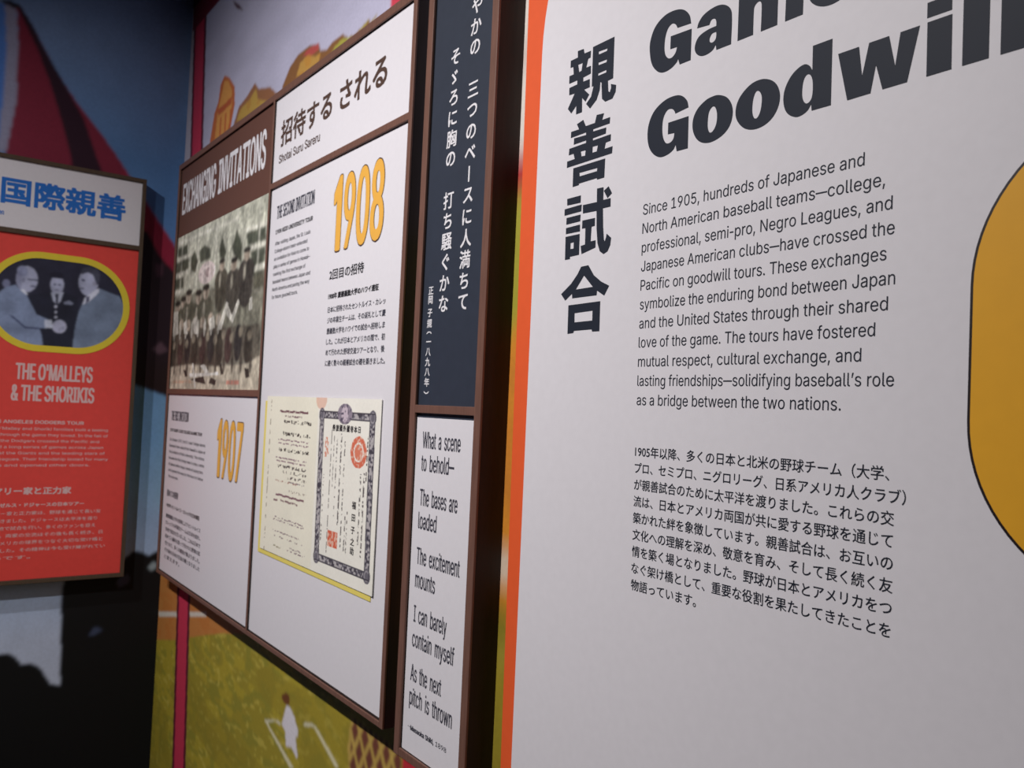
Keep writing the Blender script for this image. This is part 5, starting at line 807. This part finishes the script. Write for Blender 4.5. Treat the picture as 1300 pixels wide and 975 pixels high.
def team_photo():
    us = np.arange(-2.7540, -1.9555, 0.0026); vs = np.arange(1.5250, 1.9985, 0.0018)
    p = Paint(us, vs, (196, 196, 178)); U, V = p.U, p.V; A = ART
    n1 = noise(U, V * 0.6, 0.022, 21); n2 = noise(U, V, 0.008, 22); n3 = noise(U, V * 0.35, 0.012, 23)
    for q in A['gwin']: p.poly(q, (84, 88, 74))
    for q in A['gband']: p.poly(q, (222, 220, 204))
    for k in range(5): p.mask((np.abs(U + 2.70 - 0.17 * k) < 0.004) & (V > 1.83), (224, 222, 206), 0.8)
    for q in A['gdarktree']: p.poly(q, (72, 76, 62))
    p.blur(2)
    p.mask((V < 1.80 + 0.02 * n3) & (V > 1.60), (104, 100, 84), 0.75)
    rnd = np.random.default_rng(5)
    # rows of standing and seated players: head, shoulders and a darker jacket, pale trousers
    def man(u, v, s, coat, hat=True):
        W = 1.75
        p.ell([u, v - 3.4 * s, W * 2.6 * s, 2.8 * s], coat); p.ell([u, v - 6.0 * s, W * 2.3 * s, 4.2 * s], coat)
        p.ell([u - 0.8 * s, v - 3.2 * s, W * 0.35 * s, 1.6 * s], (190, 184, 166), 0.7)
        p.ell([u, v, W * 1.0 * s, 1.25 * s], (190, 176, 158)); p.ell([u + 0.5 * s, v - 0.1 * s, W * 0.5 * s, 0.9 * s], (140, 124, 108), 0.6)
        if hat: p.ell([u, v + 0.9 * s, W * 1.15 * s, 0.6 * s], (52, 50, 44))
    for u, v, s in ((-2.715, 1.775, .015), (-2.655, 1.785, .015), (-2.60, 1.80, .016), (-2.50, 1.79, .016), (-2.43, 1.80, .016)): man(u, v, s, (92, 90, 76))
    for k in ('g_m1', 'g_m2', 'g_m3'):
        e = A[k]; man(e[0], e[1], e[3] * 0.78, ((84, 80, 68), (78, 74, 66), (70, 66, 60))[int(k[-1]) - 1])
    for i in range(7): man(-2.735 + 0.072 * i, 1.715 + 0.006 * (i % 2), 0.0135, (100 - 6 * (i % 3), 92 - 6 * (i % 3), 78 - 5 * (i % 3)), False)
    p.blur(1)
    for q in A['glow']: p.poly(q, (92, 84, 74), 0.75)
    for i in range(10):
        u = -2.735 + 0.075 * i; p.ell([u, 1.635 + 0.005 * (i % 3), 0.030, 0.048], ((62, 58, 50), (74, 58, 54), (54, 52, 50))[i % 3])
    for q in A['gground']: p.poly(q, (196, 186, 166))
    for i in range(11): p.ell([-2.73 + 0.068 * i, 1.660 + 0.012 * (i % 2), 0.016, 0.013], (150, 140, 122), 0.8); p.ell([-2.715 + 0.068 * i, 1.588, 0.010, 0.022], (66, 60, 52), 0.8)
    p.blur(3)
    for q in A['gwhite']: p.poly(q, (220, 216, 204), 0.85)
    for i in range(8): p.ell([-2.735 + 0.062 * i, 1.700, 0.011, 0.026], (206, 202, 190), 0.6)
    p.ell(A['g_wreath'], (228, 212, 208), 0.9); e = A['g_wreath']; p.ell([e[0] + 0.016, e[1], e[2] * 0.35, e[3] * 0.45], (176, 156, 154)); p.ell([e[0] + 0.030, e[1], e[2] * 0.12, e[3] * 0.5], (224, 208, 204))
    for q in A['gbat']: p.poly(q, (226, 222, 212))
    for q in A['gbatd']: p.poly(q, (62, 56, 50))
    p.mask((np.abs(U + 2.50 + (V - 1.56) * 0.5) < 0.006) & (V < 1.60) & (V > 1.53), (226, 222, 212))
    p.mask((V < 1.549) & (V > 1.539) & (U > -2.21) & (U < -2.11) & (n2 > 0.3), (206, 120, 104), 0.7)
    p.mask((V < 1.552) & (V > 1.542) & (U > -2.73) & (U < -2.52) & (n2 > 0.45), (196, 150, 120), 0.6)
    p.mul(0.70 + 0.6 * n1); p.mul(0.72 + 0.56 * n2); p.mul(0.72 + 0.56 * n3); p.blur(1)
    p.sheet('team_photograph', RW, PN, M['printed'], inv, None, 0.0075)
team_photo()

def passport():
    # pale paper with a small red fold stain, its ornate grey border and lines of handwriting
    bk = box('yellow_backing', RW, -1.9120, -1.3480, 1.1540, 1.5010, PN, PN + 0.0015, M['yellowedge'], p08, 0)
    us = np.arange(-1.8950, -1.3365, 0.0014); vs = np.arange(1.1650, 1.5125, 0.0014)
    p = Paint(us, vs, (245, 240, 220)); U, V = p.U, p.V
    n1 = noise(U, V, 0.05, 31); n2 = noise(U, V, 0.0042, 32); n3 = noise(U * 3.0, V, 0.006, 33)
    right_page = (U > -1.6075)
    p.mask(right_page, (247, 243, 231))
    p.mul(0.97 + 0.06 * n1)
    st = ((U + 1.594) / 0.026) ** 2 + ((V - 1.5085) / 0.020) ** 2 < 1
    p.mask(st, (232, 176, 150), 0.7)
    out = inside(U, V, [(-1.5985, 1.4865), (-1.3570, 1.4865), (-1.3520, 1.1880), (-1.5930, 1.1880)])
    inn = inside(U, V, [(-1.5770, 1.4705), (-1.3790, 1.4705), (-1.3730, 1.2040), (-1.5700, 1.2040)])
    bd = out & ~inn
    p.mask(bd, (122, 118, 126)); p.mask(bd & (n2 > 0.56), (186, 180, 180)); p.mask(bd & (n2 < 0.38), (74, 70, 78))
    for cu, cv in ((-1.588, 1.478), (-1.368, 1.478), (-1.582, 1.196), (-1.362, 1.196)):
        r = np.hypot(U - cu, V - cv); p.mask((r < 0.014), (112, 108, 116)); p.mask((r < 0.010) & (r > 0.0075), (168, 162, 166))
    e1 = out & ~inside(U, V, [(-1.5955, 1.4835), (-1.3600, 1.4835), (-1.3550, 1.1910), (-1.5900, 1.1910)]); p.mask(e1, (74, 70, 78))
    e2 = ~inn & inside(U, V, [(-1.5800, 1.4735), (-1.3760, 1.4735), (-1.3700, 1.2010), (-1.5730, 1.2010)]); p.mask(e2, (84, 80, 88))
    cr = ((U + 1.4835) / 0.032) ** 2 + ((V - 1.482) / 0.020) ** 2
    p.mask((cr < 1), (150, 138, 150)); p.mask(((U + 1.4835) / 0.015) ** 2 + ((V - 1.482) / 0.015) ** 2 < 1, (206, 190, 200))
    p.mask((cr < 1) & (n2 > 0.66), (92, 84, 100))
    se = np.hypot((U + 1.4180) / 0.0335, (V - 1.4130) / 0.0295)
    p.mask((se < 1) & (se > 0.62), (222, 116, 88)); p.mask((se < 0.5), (226, 132, 104)); p.mask((se < 1) & (n2 > 0.68), (236, 190, 168))
    sp = (U > -1.5340) & (U < -1.4890) & (V > 1.2240) & (V < 1.2560)
    p.mask(sp, (228, 150, 118), 0.7); p.mask(sp & (n2 > 0.45), (220, 104, 74))
    sq = (U > -1.566) & (U < -1.548) & (V > 1.395) & (V < 1.435)
    p.mask(sq & (n2 > 0.5), (226, 150, 124))
    # lines of script on the left page
    def row(u0, u1, v, h, rgb, thr, seed):
        n = noise(U, V, 0.0042, seed); w = np.sin(U * 160 + seed) * 0.0007
        p.mask((U > u0) & (U < u1) & (np.abs(V - v - w) < h) & (n > thr), rgb)
    rows = [(-1.8150, -1.6580, 1.4790, .0024, (116, 76, 84), .12), (-1.786, -1.690, 1.4690, .0018, (130, 100, 104), .4), (-1.788, -1.640, 1.4570, .0034, (74, 66, 62), .55),
            (-1.790, -1.640, 1.4310, .0036, (72, 64, 60), .56), (-1.818, -1.648, 1.4170, .0015, (150, 120, 130), .4), (-1.820, -1.648, 1.4090, .0015, (150, 120, 130), .4),
            (-1.820, -1.645, 1.3950, .0034, (66, 60, 56), .52), (-1.826, -1.655, 1.3770, .0015, (150, 120, 130), .4), (-1.826, -1.655, 1.3700, .0015, (150, 120, 130), .45),
            (-1.812, -1.655, 1.3590, .0030, (96, 88, 84), .55), (-1.780, -1.650, 1.3480, .0030, (96, 88, 84), .57), (-1.750, -1.650, 1.3370, .0026, (112, 102, 98), .55),
            (-1.745, -1.660, 1.3280, .0014, (140, 126, 130), .4), (-1.826, -1.700, 1.3260, .0018, (178, 134, 120), .5), (-1.740, -1.640, 1.3090, .0022, (160, 144, 134), .55),
            (-1.8150, -1.6570, 1.2960, .0022, (132, 96, 104), .12), (-1.786, -1.690, 1.2850, .0022, (140, 112, 112), .4), (-1.826, -1.800, 1.2830, .0022, (140, 112, 112), .4),
            (-1.815, -1.650, 1.2460, .0014, (150, 130, 134), .4), (-1.822, -1.650, 1.2400, .0014, (150, 130, 134), .45), (-1.822, -1.668, 1.2160, .0014, (150, 130, 134), .45),
            (-1.815, -1.655, 1.2060, .0014, (156, 140, 138), .55), (-1.72, -1.66, 1.1900, .0014, (150, 130, 134), .45), (-1.74, -1.64, 1.1840, .0014, (150, 130, 134), .45), (-1.815, -1.770, 1.1830, .0014, (150, 140, 110), .45)]
    for k, (a, b, v, h, c, th) in enumerate(rows): row(a, b, v, h, c, th, 40 + k)
    edge = (np.abs(U + 1.868) < 0.0018) & (noise(U, V, 0.0045, 90) > 0.55)
    p.mask(edge, (150, 138, 120))
    # upright columns of brush writing on the right page
    cols = [(-1.5370, 1.21, 1.45, .0016, .35), (-1.5110, 1.27, 1.44, .0022, .55), (-1.4920, 1.27, 1.445, .0030, .5), (-1.4760, 1.23, 1.43, .0020, .5), (-1.5660, 1.22, 1.36, .0020, .6),
            (-1.4040, 1.245, 1.375, .0030, .5), (-1.3900, 1.225, 1.385, .0024, .48), (-1.3830, 1.36, 1.445, .0020, .5), (-1.4520, 1.22, 1.30, .0020, .5), (-1.5240, 1.34, 1.44, .0014, .45), (-1.4610, 1.22, 1.29, .0016, .5)]
    for k, (u, a, b, h, th) in enumerate(cols):
        n = noise(U, V, 0.0036, 120 + k); p.mask((V > a) & (V < b) & (np.abs(U - u) < h) & (n > th), (92, 84, 84))
    pp = p.sheet('passport_picture', RW, PN + 0.0035, M['printed'], p08, None, 0.0018)
    t = Text()
    for i, ch in enumerate('券旅國外國帝本日'): t.glyph(ch, -1.5290 + 0.0158 * i, 1.4545, 0.0135, 0.0135, (0.0004, 0.0004))
    t.make('passport_lettering', RW, PN + 0.0037, M['black'], p08); t = Text()
    for ch, cv in zip('福田子之助', (1.3150, 1.2920, 1.2690, 1.2480, 1.2310)): t.glyph(ch, -1.4255, cv, 0.0170, 0.0150, (0.0003, 0.0003))
    t.make('name_lettering', RW, PN + 0.0037, M['black'], p08)
passport()

# ------------------------------------------------------------------ the red board on the left wall
gw = thing('exhibit_board', (XL, -0.35, 0.93), 'red exhibit board with white heading and oval handshake photograph, on the blue wall', 'sign')
bm = bmesh.new()
Y0, Y1, Z0, Z1 = -0.5755, -0.1235, 0.930, 2.189
add_box(bm, LW, Y0, -0.5635, Z0, Z1, CS, FR); add_box(bm, LW, -0.1345, Y1, Z0, Z1, CS, FR)
add_box(bm, LW, -0.5640, -0.1340, Z0, 0.9420, CS, FR - 0.0003); add_box(bm, LW, -0.5640, -0.1340, 2.1770, Z1, CS, FR - 0.0003)
add_box(bm, LW, -0.5640, -0.1340, 1.9600, 1.9745, 0.03, FR - 0.0004)
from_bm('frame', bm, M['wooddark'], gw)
case('case', LW, Y0 + 0.0003, Y1 - 0.0003, Z0 + 0.0003, Z1 - 0.0003, 0.0110, M['woodshade'], gw)
hp = box('heading_panel', LW, -0.5633, -0.1347, 1.9750, 2.1765, 0.0362, PN, M['white'], gw, 0)
rp = box('story_panel', LW, -0.5633, -0.1347, 0.9425, 1.9595, 0.0362, PN, M['red'], gw, 0)
lines('heading_lettering', LW, TX, M['blue'], hp, [("国際親善", -0.5180, -0.1800, 2.0530)], 'J', 0.0820, (0.0026, 0.0023))
t = Text(); t.line("Shinzen", -0.5540, -0.5070, 2.0100, 0.0140, 'L', (0.0005, 0.0004)); t.make('romanized_lettering', LW, TX, M['blue'], hp)
t = Text(); t.line("THE O'MALLEYS", -0.4525, -0.2455, 1.5335, 0.0465, 'L', (0.0017, 0.0008)); t.line("& THE SHORIKIS", -0.4605, -0.2375, 1.4705, 0.0455, 'L', (0.0017, 0.0008))
t.make('title_lettering', LW, TX, M['pinkink'], rp)
lines('subheading_lettering', LW, TX, M['pinkink'], rp, [("1956 BROOKLYN/LOS ANGELES DODGERS TOUR"[14:], -0.5120, -0.2619, 1.4030)], 'L', 0.0092, (0.0006, 0.0005))
lines('english_lettering', LW, TX, M['pinkink'], rp, [(s, -0.5230, b, z) for s, b, z in (
    ("The O’Malley and Shoriki families built a lasting", -.1933, 1.3835), ("bond through the game they loved. In the fall of", -.1925, 1.3655), ("1956 the Dodgers crossed the Pacific and", -.2160, 1.3475),
    ("played a long series of games across Japan", -.2038, 1.3295), ("against the Giants and the leading stars of", -.1983, 1.3115), ("both leagues. Their friendship lasted for many", -.1883, 1.2935), ("years and opened other doors.", -.2385, 1.2755))], 'L', 0.0080, (0.0001, 0.0001))
lines('japanese_heading_lettering', LW, TX, M['pinkink'], rp, [("オマリー家と正力家", -0.5150, -0.2857, 1.1950)], 'J', 0.0225, (0.0008, 0.0007))
lines('japanese_subheading_lettering', LW, TX, M['pinkink'], rp, [("ロサンゼルス・ドジャースの日本ツアー", -0.5150, -0.2481, 1.1575)], 'J', 0.0125, (0.0005, 0.0004))
lines('japanese_lettering', LW, TX, M['pinkink'], rp, [(s, -0.5150, b, 1.1335 - 0.0216 * i) for i, (s, b) in enumerate((
    ("オマリー家と正力家は、野球を通じて長い友", -.1994), ("情を築きました。ドジャースは太平洋を渡り", -.2093), ("日本各地で試合を行い、多くのファンを迎え", -.2126),
    ("ました。両家の交流はその後も長く続き、日", -.1913), ("本とアメリカの球界をつなぐ大切な架け橋と", -.1902), ("なりました。その精神は今も受け継がれてい", -.1823), ("るのです。", -.3844)))], 'J', 0.0120, (0.0001, 0.0001))
OU = (-0.5465, -0.1517, 1.6180, 1.9155); IN = (-0.5275, -0.1707, 1.6370, 1.8965)
prism('photograph_ring', LW, round_rect(*OU, 0.1480), PN, PN + 0.0010, M['yellowring'], rp, round_rect(*IN, 0.1290))
def handshake():
    us = np.arange(-0.5300, -0.1680, 0.0018); vs = np.arange(1.6340, 1.9000, 0.0018)
    p = Paint(us, vs, (40, 40, 58)); U, V = p.U, p.V; A = ART
    sk = (166, 170, 196)
    p.ell(A['e_back'], (116, 120, 150))
    p.poly(A['unif'], (32, 34, 50)); p.ell(A['e_head2'], sk); e = A['e_hair2']; p.mask((((U - e[0]) / e[2]) ** 2 + ((V - e[1]) / e[3]) ** 2 < 1) & (V > e[1] - 0.004), (30, 30, 46))
    e = A['e_head2']; p.ell([e[0] + e[2] * 0.35, e[1], e[2] * 0.22, e[3] * 0.1], (70, 74, 98)); p.ell([e[0] - e[2] * 0.35, e[1], e[2] * 0.22, e[3] * 0.1], (70, 74, 98)); p.ell([e[0], e[1] - e[3] * 0.55, e[2] * 0.3, e[3] * 0.06], (92, 90, 112))
    p.poly(A['collar2'], (176, 182, 204)); p.poly(A['tie2'], (40, 44, 62)); p.poly(A['ribbon'], (130, 136, 160))
    for k in range(3):
        b = A['btn%d' % k]; p.ell([b[0], b[1], .0032, .0042], (190, 194, 214))
    p.ell(A['e_head1'], sk); e = A['e_head1']
    p.ell([e[0] - e[2] * 0.45, e[1] + e[3] * 0.55, e[2] * 0.5, e[3] * 0.42], (140, 146, 176)); p.mask((((U - e[0]) / e[2]) ** 2 + ((V - e[1]) / e[3]) ** 2 < 1) & (U < e[0] - 0.45 * e[2]), (120, 124, 154), 0.6)
    g = A['e_glass']; p.ell([g[0], g[1], g[2], g[3] * 0.5], (52, 54, 74)); p.ell([e[0] - e[2] * 0.3, e[1] - e[3] * 0.1, e[2] * 0.15, e[3] * 0.2], (132, 134, 160)); p.ell([e[0] + e[2] * 0.6, e[1] - e[3] * 0.5, e[2] * 0.28, e[3] * 0.06], (90, 92, 116))
    p.poly(A['collar1'], (206, 210, 226)); p.poly(A['suit1'], (124, 138, 168)); p.poly(A['crease1'], (62, 70, 100))
    p.poly(A['suit2'], (112, 126, 150)); p.ell(A['e_head3'], sk)
    e = A['e_head3']; p.ell(A['e_hair3'], (58, 60, 76)); p.ell(A['e_hair3b'], (66, 68, 84)); p.ell([e[0] - e[2] * 0.1, e[1] + e[3] * 0.1, e[2] * 0.75, e[3] * 0.6], sk)
    p.ell([e[0] - e[2] * 0.55, e[1] + e[3] * 0.12, e[2] * 0.2, e[3] * 0.09], (66, 70, 92)); p.ell([e[0] - e[2] * 0.6, e[1] - e[3] * 0.5, e[2] * 0.25, e[3] * 0.06], (96, 96, 118)); p.ell([e[0] + e[2] * 0.62, e[1] - e[3] * 0.05, e[2] * 0.16, e[3] * 0.22], (150, 150, 174))
    p.poly(A['collar3'], (200, 204, 222)); p.poly(A['tie3'], (70, 70, 96)); p.poly(A['cuff'], (190, 196, 214)); p.ell(A['e_hand'], (170, 172, 196))
    h = A['e_hand']
    for k in range(4): p.ell([h[0] - h[2] * 0.1 + h[2] * 0.25 * k, h[1] - h[3] * 0.5 + h[3] * 0.1 * k, h[2] * 0.05, h[3] * 0.4], (112, 112, 138))
    p.mul(0.8 + 0.4 * noise(U, V, 0.03, 55)); p.mul(0.9 + 0.2 * noise(U, V, 0.006, 56)); p.C *= 1.12; p.blur(3)
    r = 0.1310
    def keep(U, V):
        cu = np.clip(U, -0.5295 + r, -0.1687 - r); cv = np.clip(V, 1.6350 + r * 0.999, 1.8985 - r * 0.999)
        return (np.hypot(U - cu, V - cv) <= r)
    p.sheet('handshake_photograph', LW, PN + 0.0005, M['printed'], rp, keep)
handshake()
